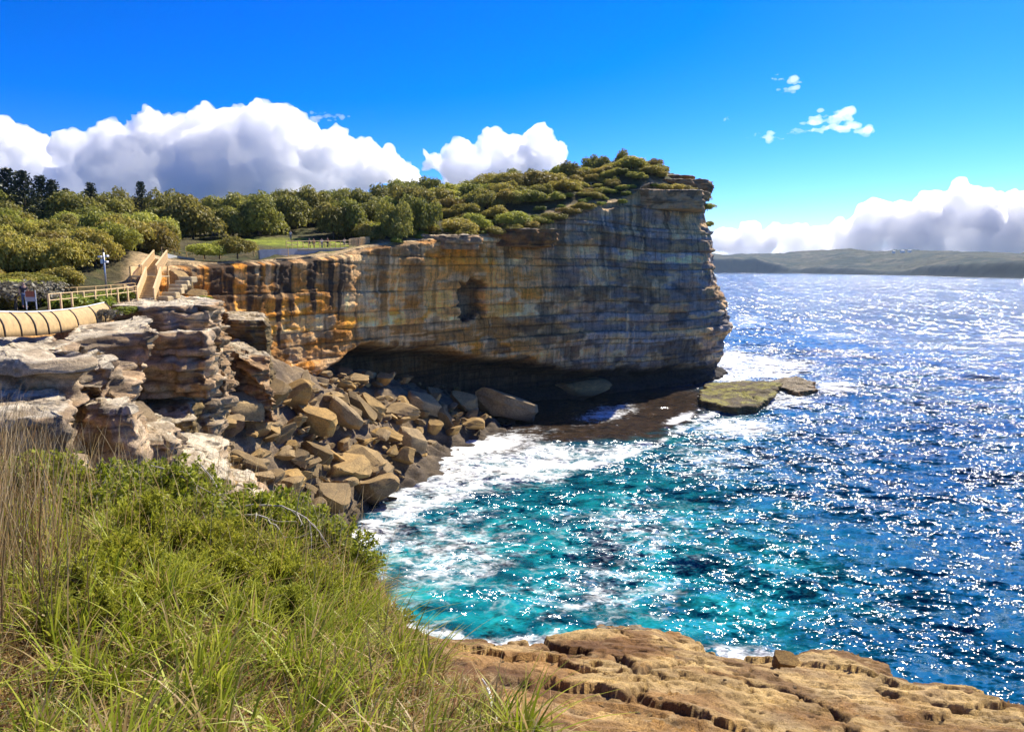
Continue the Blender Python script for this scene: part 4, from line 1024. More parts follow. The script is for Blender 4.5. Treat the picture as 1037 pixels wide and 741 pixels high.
def post_rail(name, pts, hgt, sp, mat, lab, cat='fence', rails=(1.0, .55), pw=.12, rw=.07, wire=False, board=False):
    pts = [V3(p) for p in pts]; o0 = pts[0]; root = empty(name, tuple(o0)); tag(root, lab, cat)
    L_ = [0]
    for a, b in zip(pts[:-1], pts[1:]): L_.append(L_[-1]+(b-a).length)
    def P_(s):
        for i in range(len(pts)-1):
            if s <= L_[i+1]+1e-6: return pts[i].lerp(pts[i+1], (s-L_[i])/(L_[i+1]-L_[i]))-o0
        return pts[-1]-o0
    n = max(1, round(L_[-1]/sp)); Q = [P_(L_[-1]*k/n) for k in range(n+1)]
    for q in Q:
        MB().beam(q+Vector((0,0,-.4)), q+Vector((0,0,hgt)), pw, pw).build('post', M[mat], root)
    for rh in rails:
        mb = MB(); mb.tube([tuple(q+Vector((0,0,hgt*rh))) for q in Q], rw/2, 5) ; mb.build('rail', M[mat], root)
    if board:
        for a, b in zip(Q[:-1], Q[1:]):
            m_ = max(2, int((b-a).length/.16)); mb = MB()
            for k in range(m_):
                p = a.lerp(b, (k+.5)/m_); mb.beam(p+Vector((0,0,.12)), p+Vector((0,0,hgt*.96)), .09, .03)
            mb.build('balusters', M[mat], root)
    return root
post_rail('timber_fence', [at(50,312,50), at(75,309,54), at(100,306,58), at(124,303,62), at(139,300.5,65)], 1.0, 1.9, 'timber_pale', 'pale timber post and rail fence running from the sign to the staircase')
post_rail('timber_fence', [at(56,303,58), at(90,301,61), at(120,298,65), at(137,296,68)], .9, 2.2, 'timber', 'darker timber fence on the far side of the path before the staircase')
# staircase
A0, A1 = V3(at(148,304,66)), V3(at(156,281,74)); B0, B1 = V3(at(151,279,75.2)), V3(at(163,263,82.5))
stair = empty('timber_staircase', tuple(A0)); tag(stair, 'pale timber staircase with slatted rails climbing from the path to the cliff top', 'staircase')
def flight(a, b, n, wd):
    d = (b-a); dh = Vector((d.x, d.y, 0)).normalized(); sd = Vector((dh.y, -dh.x, 0)); a = a-A0; b = b-A0
    mb = MB()
    for k in range(n):
        p = a.lerp(b, (k+.5)/n); R_ = Matrix((sd, dh, Vector((0,0,1)))).transposed(); mb.box(p, (wd, (b-a).length/n*1.02, .16), R_)
    mb.build('treads', M['sandstep'], stair)
    for s in (-1, 1):
        mb = MB(); mb.beam(a+sd*s*wd/2, b+sd*s*wd/2, .08, .35); mb.build('stringer', M['timber'], stair)
        mb = MB(); m_ = int((b-a).length/.2)
        for k in range(m_+1):
            p = a.lerp(b, k/m_)+sd*s*(wd/2+.02); mb.beam(p, p+Vector((0,0,1.05)), .11, .04)
        mb.build('balusters', M['timber_pale'], stair)
        mb = MB(); mb.beam(a+sd*s*(wd/2+.02)+Vector((0,0,1.1)), b+sd*s*(wd/2+.02)+Vector((0,0,1.1)), .14, .08); mb.build('handrail', M['timber_pale'], stair)
flight(A0, A1, 14, 1.35); flight(B0, B1, 12, 1.35)
mb = MB(); c = (A1+B0)/2-A0; mb.box(c+Vector((-.4,.4,.02)), (3.0, 2.6, .14)); mb.build('landing', M['sandstep'], stair)
for dx, dy in ((-1.8,-.8),(1.0,-.8),(-1.8,1.6),(1.0,1.6)):
    MB().beam(c+Vector((dx,dy,-3.4)), c+Vector((dx,dy,1.1)), .14, .14).build('post', M['timber'], stair)
MB().box(c+Vector((-1.85,.4,.6)), (.05, 2.4, .95)).build('side_panel', M['timber_pale'], stair)
st = empty('stone_steps', tuple(at(168,302,67))); tag(st, 'rough sandstone steps beside the timber staircase', 'steps')
for k in range(6):
    MB().box(Vector((-.1+.12*(k%3), .1+k*.9, -.1+k*.36)), (1.25+.15*(k%2), 1.1, .6), Matrix.Rotation(.08*((k*7)%5-2), 3, 'Z')).build('step', M['sandstep'], st, bevel=.08)
p = at(184,287,80); place_boulder(tuple(p), (1.45,1.5,1.9), (.1,.1,.4), 3, 'blue-grey upright block between the stone steps and the cliff wall')
p = at(200,300,77); place_boulder(tuple(p), (1.0,1.0,.8), (.1,.1,1.4), 7, 'small grey rock leaning on the blue-grey upright block')
# concrete kerb, wire fence, lookout
def gpt(px, Y, dz=0):
    x = ray(px, 258)[0]*Y; return np.array([x, Y, Tz(x, Y)+dz])
k1 = [V3(gpt(166,87.5)), V3(gpt(178,91.5)), V3(gpt(196,93.5))]
mb = MB()
for a, b in zip(k1[:-1], k1[1:]): mb.beam(a-k1[0]+Vector((0,0,.1)), b-k1[0]+Vector((0,0,.1)), .35, .7)
o = mb.build('low_wall', M['concrete']); o.location = k1[0]; tag(o, 'low pale concrete wall at the top of the staircase', 'wall')
post_rail('wire_fence', [gpt(164,90), gpt(190,95), gpt(225,99), gpt(262,102.5), gpt(292,104.5)], 1.25, 2.6, 'timber', 'thin post and wire fence along the cliff top between the staircase and the lookout', rails=(.98,.6,.25), pw=.09, rw=.03)
lw_ = [V3(at(262,253,101)), V3(at(290,252,105)), V3(at(318,251.5,109.5)), V3(at(345,251,114)), V3(at(362,250,117.5))]
look = empty('lookout_platform', tuple(lw_[0])); tag(look, 'cliff top lookout with blue-grey retaining wall, railing and pale timber panels', 'lookout')
mb = MB()
for a, b in zip(lw_[:-1], lw_[1:]):
    mb.beam(a-lw_[0]+Vector((0,0,-.9)), b-lw_[0]+Vector((0,0,-.9)), .3, 1.8)
mb.build('retaining_wall', M['concrete'], look)
mb = MB()
for a, b in zip(lw_[1:-1], lw_[2:]):
    c = (a+b)/2-lw_[0]; mb.beam(a-lw_[0]+Vector((-1.3,3.2,-.08)), b-lw_[0]+Vector((-1.3,3.2,-.08)), 6.4, .12)
mb.build('deck', M['sandstep'], look)
rp = [lw_[1].lerp(lw_[2], k/5) for k in range(5)]+[lw_[2].lerp(lw_[3], k/5) for k in range(5)]+[lw_[3].lerp(lw_[4], k/4) for k in range(5)]
for q in rp: MB().beam(q-lw_[0], q-lw_[0]+Vector((0,0,1.15)), .08, .08).build('post', M['timber'], look)
for hh in (1.13, .6): MB().tube([tuple(q-lw_[0]+Vector((0,0,hh))) for q in rp], .035, 5).build('rail', M['timber_pale'], look)
for (a, b) in ((at(354,251,116), at(364,250,117.6)), (at(365,249.5,117.8), at(374,249,120.5))):
    a, b = V3(a)-lw_[0], V3(b)-lw_[0]; fr = MB()
    for z in (.15, 1.45): fr.beam(a+Vector((0,0,z)), b+Vector((0,0,z)), .08, .12)
    pn = fr.build('timber_panel', M['timber_pale'], look); m_ = 7; sl2 = MB()
    for k in range(m_+1): q = a.lerp(b, k/m_); sl2.beam(q, q+Vector((0,0,1.5)), .14, .07)
    sl2.build('slats', M['timber_pale'], pn)
# headland railing
def hgp(px, row, Y): return at(px, row, Y)
post_rail('lookout_railing', [hgp(553,193,172), hgp(575,191.5,173), hgp(600,191,175), hgp(622,190,177), hgp(640,189,179)], 1.5, 2.3, 'timber_pale', 'timber railing of the upper lookout on the headland skyline', rails=(.97,.5), pw=.2, rw=.1)
# pole with instruments
g0 = at(107,284,70); pole = empty('instrument_pole', (g0[0], g0[1], g0[2]-1.2)); tag(pole, 'white-grey pole carrying boxes and lamps in front of the scrub', 'pole')
MB().tube([(0,0,0),(0,0,4.0)], [.10,.075], 10).build('shaft', M['metal'], pole, True)
MB().tube([(-.32,0,3.55),(.38,0,3.55)], .035, 8).build('cross_arm', M['metal'], pole, True)
for x, z in ((-.32,3.55),(.38,3.62),(.30,3.05)): MB().box((x,-.1,z), (.24,.42,.2)).build('camera_box', M['white_paint'], pole, bevel=.03)
MB().box((-.18,-.02,3.1), (.26,.26,.5)).build('control_box', M['metal'], pole, bevel=.03)
MB().tube([(0,0,4.0),(0,0,4.45)], [.10,.03], 8).build('finial', M['rib'], pole, True)
# sign by the path
sp_ = V3(at(31.5,309,47)); sg = empty('information_board', tuple(sp_)); tag(sg, 'small information board with brown upper and pale blue lower half by the path', 'sign')
MB().box((0,0,.75), (.62,.05,.40)).build('board', M['red_cloth'], sg); 
MB().box((0,-.0,.40), (.62,.05,.30)).build('lower_panel', M['concrete'], sg)
for x in (-.34,.34): MB().beam((x,.03,-.3), (x,.03,1.0), .05, .05).build('post', M['metal'], sg)

# ------------------------------------------------------------------ people (small in the picture)
def skin_chain(name, joints, edges, radii, mat, parent=None, root=0, sub=1):
    me = bpy.data.meshes.new(name); me.from_pydata(joints, edges, []); me.materials.append(M[mat]); o = link(name, me, parent)
    s = o.modifiers.new('skin', 'SKIN'); me.skin_vertices[0]
    for i, r in enumerate(radii): me.skin_vertices[0].data[i].radius = (r, r*.85)
    me.skin_vertices[0].data[root].use_root = True
    sb = o.modifiers.new('sub', 'SUBSURF'); sb.levels = sub; sb.render_levels = sub; return o
def person(px, row_feet, Y, lab, shirt, legs, turn=0, arm='down', z=None):
    p = at(px, row_feet, Y); e = empty('person', (p[0], p[1], p[2] if z is None else z), turn); tag(e, lab, 'person')
    hx = {'down': ((.27,.03,1.12),(.28,.12,.86)), 'up': ((.30,-.08,1.22),(.12,-.22,1.52)), 'rail': ((.25,-.16,1.15),(.18,-.38,1.05))}[arm]
    J = [(0,0,.95),(0,.01,1.2),(0,.01,1.40),(0,0,1.50),(0,-.01,1.60),(0,-.01,1.70),(.18,.01,1.40),hx[0],hx[1],(-.18,.01,1.40),(-.26,.04,1.12),(-.27,-.05,.86),(.09,0,.90),(.10,-.02,.50),(.10,.03,.06),(.11,-.14,.03),(-.09,0,.90),(-.10,.06,.50),(-.10,.10,.06),(-.11,-.06,.03)]
    E = [(0,1),(1,2),(2,3),(3,4),(4,5),(2,6),(6,7),(7,8),(2,9),(9,10),(10,11),(0,12),(12,13),(13,14),(14,15),(0,16),(16,17),(17,18),(18,19)]
    Rr = [.14,.13,.13,.055,.09,.08,.06,.042,.03,.06,.042,.03,.085,.06,.04,.035,.085,.06,.04,.035]
    skin_chain('body', J, E, Rr, 'skin', e)
    skin_chain('shirt', [J[0],J[1],J[2],J[6],tuple((np.array(J[6])+np.array(J[7]))/2),J[9],tuple((np.array(J[9])+np.array(J[10]))/2)], [(0,1),(1,2),(2,3),(3,4),(2,5),(5,6)], [.165,.155,.15,.08,.065,.08,.065], shirt, e)
    skin_chain('trousers', [J[0],J[12],J[13],(.10,.03,.14),J[16],J[17],(-.10,.10,.14)], [(0,1),(1,2),(2,3),(0,4),(4,5),(5,6)], [.155,.105,.078,.06,.105,.078,.06], legs, e)
    skin_chain('hair', [(0,.02,1.66),(0,.03,1.73)], [(0,1)], [.092,.085], 'hair', e)
dk_z = lw_[2].z
person(313.5,251,112.5,'person in dark clothes leaning at the lookout rail, leftmost of the group','dark_cloth','dark_cloth',.4,'rail',lw_[2].z)
person(318,251,113,'person in brown standing second from the left at the lookout','red_cloth','dark_cloth',-.5,'down',lw_[2].z)
person(326,251,113.5,'person in a white shirt and blue trousers in the middle of the lookout','white_cloth','blue_cloth',.2,'down',lw_[2].z)
person(332,251,115.5,'person in rust coloured top just right of the white shirt','red_cloth','dark_cloth',2.8,'down',lw_[3].z)
person(349,250.5,117.5,'person in white top and blue trousers raising an arm beside the pale timber panels','white_cloth','blue_cloth',0,'up',lw_[3].z)
person(294.5,245,121,'person in pale blue standing alone under the trees behind the lawn','white_cloth','blue_cloth',0,'down',Tz(ray(294.5,245)[0]*121,121))
person(25.5,309,47.5,'person in dark jacket with reddish brown hair next to the information board','dark_cloth','blue_cloth',.8,'down',sp_.z-.2)
# small houses on the far hill
for k, (px, row, wd) in enumerate([(914,254.6,16),(921,254.2,11),(905,255.2,9)]):
    p = at(px, row, 3100); o = MB().box((0,0,4),(wd,12,9)).build('wall', M['white_paint']); r_ = empty('house', (p[0],p[1],p[2]-6)); o.parent = r_
    mb = MB(); mb.v = [(-wd/2-1,-7,8.4),(wd/2+1,-7,8.4),(wd/2+1,7,8.4),(-wd/2-1,7,8.4),(-wd/2-1,0,12),(wd/2+1,0,12)]; mb.f = [[0,1,5,4],[2,3,4,5],[0,4,3],[1,2,5],[3,2,1,0]]; mb.build('roof', M['concrete'], r_)
    tag(r_, ['largest white house on the crest of the far hill','white house at the right of the two others on the far crest','smallest white house at the left on the far crest'][k], 'house')
# ------------------------------------------------------------------ foreground rock and grass bank
FG = [(0,741,3.2),(250,741,3.2),(500,741,3.6),(600,741,3.9),(760,741,4.5),(900,741,4.9),(1037,741,5.2),(0,600,5.0),(200,600,5.2),(0,520,7.5),(150,520,7.8),(300,560,7.2),(380,620,6.6),(420,645,6.5),
      (470,643,6.9),(560,637,7.3),(640,634,7.7),(690,640,7.6),(720,662,7.0),(790,666,7.0),(850,653,7.5),(900,684,6.6),(960,690,6.5),(1037,708,6.1),(-200,520,7.8),(-200,741,3.2),(1200,730,5.6),(1200,790,4.2),(700,690,5.7),(500,690,4.9)]
fw = np.array([at(*p) for p in FG]); ex_ = [(0,1,28.2),(-5,1,28.3),(5,1,27.6),(0,-4,29),(-9,-3,29),(9,-3,28)]
GF = tps_fit(np.vstack([fw[:, :2], np.array(ex_)[:, :2]]), np.r_[fw[:, 2], np.array(ex_)[:, 2]], lam=.02)
def FZ(x, y): return tps_eval(GF, x, y)
edge_px = [(-420,500,10.5),(-200,490,10.8),(0,480,10.6),(120,478,10.4),(220,500,9.6),(300,530,8.8),(360,575,7.8),(400,625,6.9),(425,645,6.6),(470,642,7.0),(510,637,7.2),(560,636,7.35),(640,634,7.75),(684,637,7.7),(698,655,7.15),(722,664,7.0),(770,668,6.95),(800,661,7.2),(826,654,7.5),(862,657,7.4),(886,672,6.95),(903,685,6.6),(960,690,6.5),(1000,700,6.3),(1037,708,6.1),(1250,735,5.5),(1500,760,5)]
EP = np.array([at(*p)[:2] for p in edge_px])
EPs = catmull(np.c_[EP, np.zeros(len(EP))], 8)[:, :2]
fx = np.r_[np.arange(-13, -2.4, .05), np.arange(-2.4, 7.4, .019), np.arange(7.42, 12, .06)]
fy = np.r_[np.arange(-2.5, 3.1, .06), np.arange(3.12, 8.5, .019), np.arange(8.52, 17, .05)]; FX, FY = np.meshgrid(fx, fy, indexing='ij')
def signed_out(x, y):
    best = np.full(x.shape, 1e9); sg = np.zeros(x.shape)
    for (a, b), (c, d) in zip(EPs[:-1], EPs[1:]):
        vx, vy = c-a, d-b; t = np.clip(((x-a)*vx+(y-b)*vy)/(vx*vx+vy*vy+1e-9), 0, 1); dx, dy = x-a-t*vx, y-b-t*vy; dd = np.hypot(dx, dy)
        m = dd < best; best = np.where(m, dd, best); sg = np.where(m, np.sign(vx*dy-vy*dx), sg)
    return best*sg
# coarse distance then interpolate
cxs = np.arange(-13.2, 12.4, .16); cys = np.arange(-2.8, 17.3, .16); CXX, CYY = np.meshgrid(cxs, cys, indexing='ij'); SO = signed_out(CXX, CYY); BZ = FZ(CXX, CYY)
def bil(G):
    ix = np.clip((FX-cxs[0])/(cxs[1]-cxs[0]), 0, len(cxs)-1.001); iy = np.clip((FY-cys[0])/(cys[1]-cys[0]), 0, len(cys)-1.001)
    a = ix.astype(int); b = iy.astype(int); u = ix-a; v = iy-b
    return (G[a, b]*(1-u)+G[a+1, b]*u)*(1-v)+(G[a, b+1]*(1-u)+G[a+1, b+1]*u)*v
so_ = bil(SO); bz_ = bil(BZ)
so_ = so_+.13*fbm(FX/.8, FY/.8, 0, 500, 5)
fpx, frow = project(FX, np.maximum(FY, .6), bz_)
grassm = sstep(12, -25, fpx-np.interp(frow, [560,600,640,660,700,741,800], [350,395,410,425,480,535,600])+26*fbm(FX/.5, FY/.5, 0, 501, 3))*sstep(.05,-.1,so_*0)
rockm = 1-grassm
h = .06*fbm(FX/2.0, FY/1.4, 0, 502, 4)
# fractured slabs: jittered cells, each plate with its own level and tilt, cracks between
def cells(x, y, seed):
    ix = np.floor(x); iy = np.floor(y); f1 = np.full(x.shape, 9.); f2 = np.full(x.shape, 9.); cid = np.zeros(x.shape); cx_ = np.zeros(x.shape); cy_ = np.zeros(x.shape)
    for a in (-1,0,1):
        for b in (-1,0,1):
            jx = ix+a; jy = iy+b; k = (jx*57+jy*131).astype(np.int64); qx = jx+rnd(k, seed); qy = jy+rnd(k, seed+1); d = np.hypot(x-qx, y-qy)
            m = d < f1; f2 = np.where(m, f1, np.minimum(f2, d)); cid = np.where(m, k, cid); cx_ = np.where(m, x-qx, cx_); cy_ = np.where(m, y-qy, cy_); f1 = np.where(m, d, f1)
    return f1, f2-f1, cid.astype(np.int64), cx_, cy_
wx = .35*fbm(FX/.7, FY/.7, 0, 530, 4); wy = .35*fbm(FX/.7, FY/.7, 5, 531, 4)
f1, e1, c1, ux, uy = cells(FX/1.7+.25*FY+wx, FY/.75+wy, 540)
f1b, e2, c2_, vx_, vy_ = cells(FX/.5+wx*2, FY/.3+wy*2, 550)
h = h+rockm*((rnd(c1, 541)-.5)*.13+ux*(rnd(c1, 542)-.5)*.16+uy*(rnd(c1, 543)-.5)*.14)*sstep(0, .03, e1)
brk = sstep(.1, .5, fbm(FX/1.3, FY/1.3, 0, 532, 3))                 # only some areas are broken up small
h = h+rockm*brk*((rnd(c2_, 551)-.5)*.07+vx_*(rnd(c2_, 552)-.5)*.07)*sstep(0, .05, e2)
crk = np.exp(-(e1/.03)**2)*sstep(.1, .5, fbm(FX/1.5, FY/1.5, 0, 533, 3)+.2)
h = h-rockm*.06*crk
pit = np.maximum(0, fbm(FX/.10, FY/.07, 0, 504, 3)-.5); h = h-rockm*.06*pit
ridg = 1-np.abs(fbm(FX/.9, FY/.45, 0, 505, 4)); h = h-rockm*.02*sstep(.95, .995, ridg)
h = h+rockm*(.016*fbm(FX/.16, FY/.10, 0, 506, 5)+.022*np.abs(fbm(FX/.40, FY/.11, 0, 516, 5)))
lay_ = (h+.25*FY+.05*FX+.08*fbm(FX/1.2, FY/.8, 0, 517, 4))/.05; fr_ = lay_-np.floor(lay_); h = h+rockm*.022*(sstep(0, .25, fr_)-fr_)*sstep(-.1, .3, fbm(FX/1.6, FY/1.1, 0, 518, 3))
def wl(pts):
    best = np.full(FX.shape, 1e9); W_ = [on_fg(*q) for q in pts]
    for (a, b), (c, d) in zip(W_[:-1], W_[1:]):
        vx, vy = c-a, d-b; t = np.clip(((FX-a)*vx+(FY-b)*vy)/(vx*vx+vy*vy+1e-9), 0, 1); best = np.minimum(best, np.hypot(FX-a-t*vx, FY-b-t*vy))
    return best
def on_fg(px, row):
    a, b = ray(px, row); Y = np.arange(1.5, 13, .02); z = CAM_H+b*Y; t = FZ(a*Y, Y); k = np.nonzero(z < t)[0]; i = k[0] if len(k) else -1
    return (a*Y[i], Y[i])
cr = wl([(562,655),(574,668),(586,674),(600,674),(614,669),(628,672),(634,681),(646,687),(662,684),(680,680),(704,675)])+.03*fbm(FX/.15, FY/.15, 0, 507, 3)
h = h-.14*np.exp(-(cr/.045)**2); above = np.exp(-(cr/.5)**2)
cr2 = wl([(870,700),(905,712),(940,716),(985,722),(1037,733)])+.04*fbm(FX/.2, FY/.2, 0, 508, 3); h = h-.09*np.exp(-(cr2/.04)**2)
cr3 = wl([(760,700),(800,706),(850,722),(860,741)])+.05*fbm(FX/.2, FY/.2, 0, 509, 3); h = h-.10*np.exp(-(cr3/.035)**2)
cr4 = wl([(470,690),(520,668),(560,655)])+.04*fbm(FX/.2, FY/.2, 0, 510, 3); h = h-.05*np.exp(-(cr4/.04)**2)
out_ = np.maximum(so_, 0)
lay = .25*fbm(FX/1.2, FY/1.2, 0, 511, 3)
drop = out_*.25+np.maximum(0, out_-.12)*5.0*(1+lay)
FZZ = bz_+h*sstep(2.5, .5, out_)-drop-.10*sstep(-.35, 0, so_)
FZZ = np.maximum(FZZ, -2.5)
n1 = fbm(FX/1.1, FY/.8, 0, 520, 5); n2 = fbm(FX/.35, FY/.25, 0, 521, 4)
cR = mixc(np.array([.40,.23,.085]), np.array([.62,.43,.18]), sstep(-.15, .4, n1))
cR = mixc(cR, np.array([.16,.075,.03]), sstep(.05, .45, fbm(FX/.8, FY/.6, 0, 522, 4)-.3*sstep(560, 700, fpx)+.15)*.75)
cR = mixc(cR, np.array([.56,.41,.21]), sstep(.25, .6, n2)*.5)
cR = mixc(cR, np.array([.06,.045,.03]), np.clip(np.exp(-(cr/.05)**2)+np.exp(-(cr2/.04)**2)+np.exp(-(cr3/.035)**2)+.7*sstep(0, .25, pit), 0, 1)*.75)
cR = cR*(.8+.4*rnd(c1, 560))[..., None]*(.88+.24*rnd(c2_, 561))[..., None]; cR = mixc(cR, np.array([.05,.03,.015]), crk*.85)
cR = mixc(cR, np.array([.22,.17,.10]), sstep(.3, 1.2, out_))
cS = mixc(np.array([.14,.075,.035]), np.array([.26,.16,.08]), sstep(-.3, .3, n2))
cF = mixc(cR, cS, grassm)
me = mesh_np('rock_ground', np.stack([FX, FY, FZZ], -1), gridf(len(fx), len(fy)), M['ledge'], True, cF.reshape(-1, 3))
tag(link('rock_ground', me), kind='structure')
def ground_fg(x, y):
    ix = np.clip(np.searchsorted(fx, x), 0, len(fx)-2); iy = np.clip(np.searchsorted(fy, y), 0, len(fy)-2)
    return FZZ[ix, iy]
# blocks and sea rocks at the foot of the ledge
p = at(788,673,6.6); place_boulder((p[0], p[1]-.05, p[2]+.04), (.16,.14,.13), (.2,.1,.4), 5, 'small dark broken rock standing in the notch of the foreground ledge', name='broken_rock')

# ------------------------------------------------------------------ grass, reeds
def blades(n, xy, hgt, wid, col, seed, seg=4, bend=.5, lean=.3, wind=(.15,-.05)):
    r = np.random.default_rng(seed); x, y = xy; z = ground_fg(x, y)-.02
    a = r.uniform(0, 6.28, n); ln = np.abs(r.normal(0, lean, n)); bd = r.uniform(0, bend, n)
    dirx, diry = np.cos(a), np.sin(a); px_, py_ = -diry, dirx
    t = np.linspace(0, 1, seg+1); V = np.zeros((n, seg+1, 2, 3)); tw = r.uniform(-.8, .8, n)
    for k, tt_ in enumerate(t):
        o_ = (ln*tt_+bd*tt_**2)*hgt; zz = hgt*(tt_-.35*(ln+bd)*tt_**2*np.minimum(1, ln+bd))
        cx_ = x+dirx*o_+wind[0]*hgt*tt_**2; cy_ = y+diry*o_+wind[1]*hgt*tt_**2; w_ = wid*(1-tt_**1.6)*.5+.0006
        wx, wy = np.cos(a+1.57+tw*tt_), np.sin(a+1.57+tw*tt_)
        V[:, k, 0] = np.stack([cx_-wx*w_, cy_-wy*w_, z+zz], 1); V[:, k, 1] = np.stack([cx_+wx*w_, cy_+wy*w_, z+zz], 1)
    i = np.arange(n)[:, None]*(seg+1)*2; k = np.arange(seg)[None, :]*2
    Fq = np.stack([i+k, i+k+1, i+k+3, i+k+2], -1).reshape(-1, 4)
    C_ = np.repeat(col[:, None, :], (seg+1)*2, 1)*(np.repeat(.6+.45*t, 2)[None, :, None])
    return V.reshape(-1, 3), Fq, C_.reshape(-1, 3)
def scatter(n, seed, test, xr=(-9, 2.2), yr=(1.6, 10.6)):
    r = np.random.default_rng(seed); X = []; Y = []
    while len(X) < n:
        x = r.uniform(*xr, 20000); y = r.uniform(*yr, 20000); z = ground_fg(x, y); px, row = project(x, y, z)
        m = test(x, y, px, row, r); X += list(x[m]); Y += list(y[m])
    return np.array(X[:n]), np.array(Y[:n])
def gmask(x, y):
    ix = np.clip(np.searchsorted(fx, x), 0, len(fx)-1); iy = np.clip(np.searchsorted(fy, y), 0, len(fy)-1); return grassm[ix, iy], so_[ix, iy]
def t_grass(x, y, px, row, r):
    g, s = gmask(x, y); return (g > r.random(len(x))*.7+.15) & (s < .12) & (px > -120) & (row < 860) & (r.random(len(x)) < np.clip(6.0/y, .25, 1))
green = np.array([[.30,.36,.02],[.46,.48,.05],[.15,.20,.015]]); straw = np.array([[.56,.40,.16],[.44,.27,.10],[.66,.53,.28],[.30,.15,.06]])
parts = []
def add(n, seed, test, hr, wr, pg, **kw):
    r = np.random.default_rng(seed+1); xy = scatter(n, seed, test); g = r.random(n) < pg(xy, r)
    col = np.where(g[:, None], green[r.integers(0, 3, n)], straw[r.integers(0, 4, n)])*(.75+.5*r.random(n))[:, None]
    parts.append(blades(n, xy, r.uniform(*hr, n), r.uniform(*wr, n), col, seed+2, **kw))
def pg_low(xy, r):
    return np.clip(.24+.45*fbm(xy[0]/.6, xy[1]/.6, 0, 600, 3)-.35*sstep(5.0, 6.2, xy[1])*sstep(-2.2,-1.2,xy[0]), .05, .9)
add(78000, 1000, t_grass, (.05,.20), (.004,.010), pg_low, bend=1.0, lean=.6)
add(6500, 1010, t_grass, (.14,.34), (.006,.014), lambda xy, r: np.clip(.42+.5*fbm(xy[0]/.7, xy[1]/.7, 0, 601, 3), .1, .9), bend=.8, lean=.35)
# tussocks of long strap leaves
rT = np.random.default_rng(77); tus = []
TX, TY = scatter(210, 1020, lambda x, y, px, row, r: t_grass(x, y, px, row, r) & (y < 7.5))
nb_ = 34; x = np.repeat(TX, nb_)+rT.normal(0, .035, 210*nb_); y = np.repeat(TY, nb_)+rT.normal(0, .035, 210*nb_); n_ = len(x)
gcol = green[rT.integers(0, 2, n_)]*(.8+.5*rT.random(n_))[:, None]; dead = rT.random(n_) < .18; gcol[dead] = straw[0]
parts.append(blades(n_, (x, y), rT.uniform(.22, .52, n_), rT.uniform(.009, .019, n_), gcol, 1023, seg=5, bend=.9, lean=.28))
def merge(parts):
    V = []; Fq = []; C_ = []; o_ = 0
    for v, f, c in parts: V.append(v); Fq.append(f+o_); C_.append(c); o_ += len(v)
    return np.vstack(V), np.vstack(Fq), np.vstack(C_)
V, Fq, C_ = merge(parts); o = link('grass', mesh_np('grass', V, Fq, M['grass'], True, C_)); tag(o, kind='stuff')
# tall dry reeds at the left
parts = []
def t_reed(x, y, px, row, r):
    g, s = gmask(x, y); return (s < 0) & (px > -90) & (px < 125-.0*px) & (y > 3.9) & (y < 8.2) & (r.random(len(x)) < np.clip(1.0-(px/95.), .04, 1))
n_ = 1150; r = np.random.default_rng(88); xy = scatter(n_, 1030, t_reed)
col = np.array([[.60,.42,.18],[.75,.58,.32],[.34,.20,.08],[.18,.13,.05],[.50,.36,.16]])[r.integers(0, 5, n_)]*(.7+.5*r.random(n_))[:, None]
pxr, _ = project(xy[0], xy[1], 27+0*xy[0])
parts.append(blades(n_, xy, r.uniform(.45, .95, n_)*np.clip(1.65-.004*pxr, .9, 1.8), r.uniform(.004, .011, n_), col, 1032, seg=6, bend=.22, lean=.13, wind=(.10,.0)))
n_ = 700; xy = scatter(n_, 1040, lambda x, y, px, row, r: (gmask(x, y)[1] < .1) & (px > -80) & (px < 400) & (y > 5.2) & (y < 9.8))
col = straw[r.integers(0, 3, n_)]*(.8+.5*r.random(n_))[:, None]
parts.append(blades(n_, xy, r.uniform(.45, 1.25, n_), r.uniform(.003, .006, n_), col, 1042, seg=6, bend=.5, lean=.22, wind=(.15,.0)))
V, Fq, C_ = merge(parts); o = link('reeds', mesh_np('reeds', V, Fq, M['grass'], True, C_)); tag(o, 'tall dry reeds and straw stems at the left of the grass bank', kind='stuff')

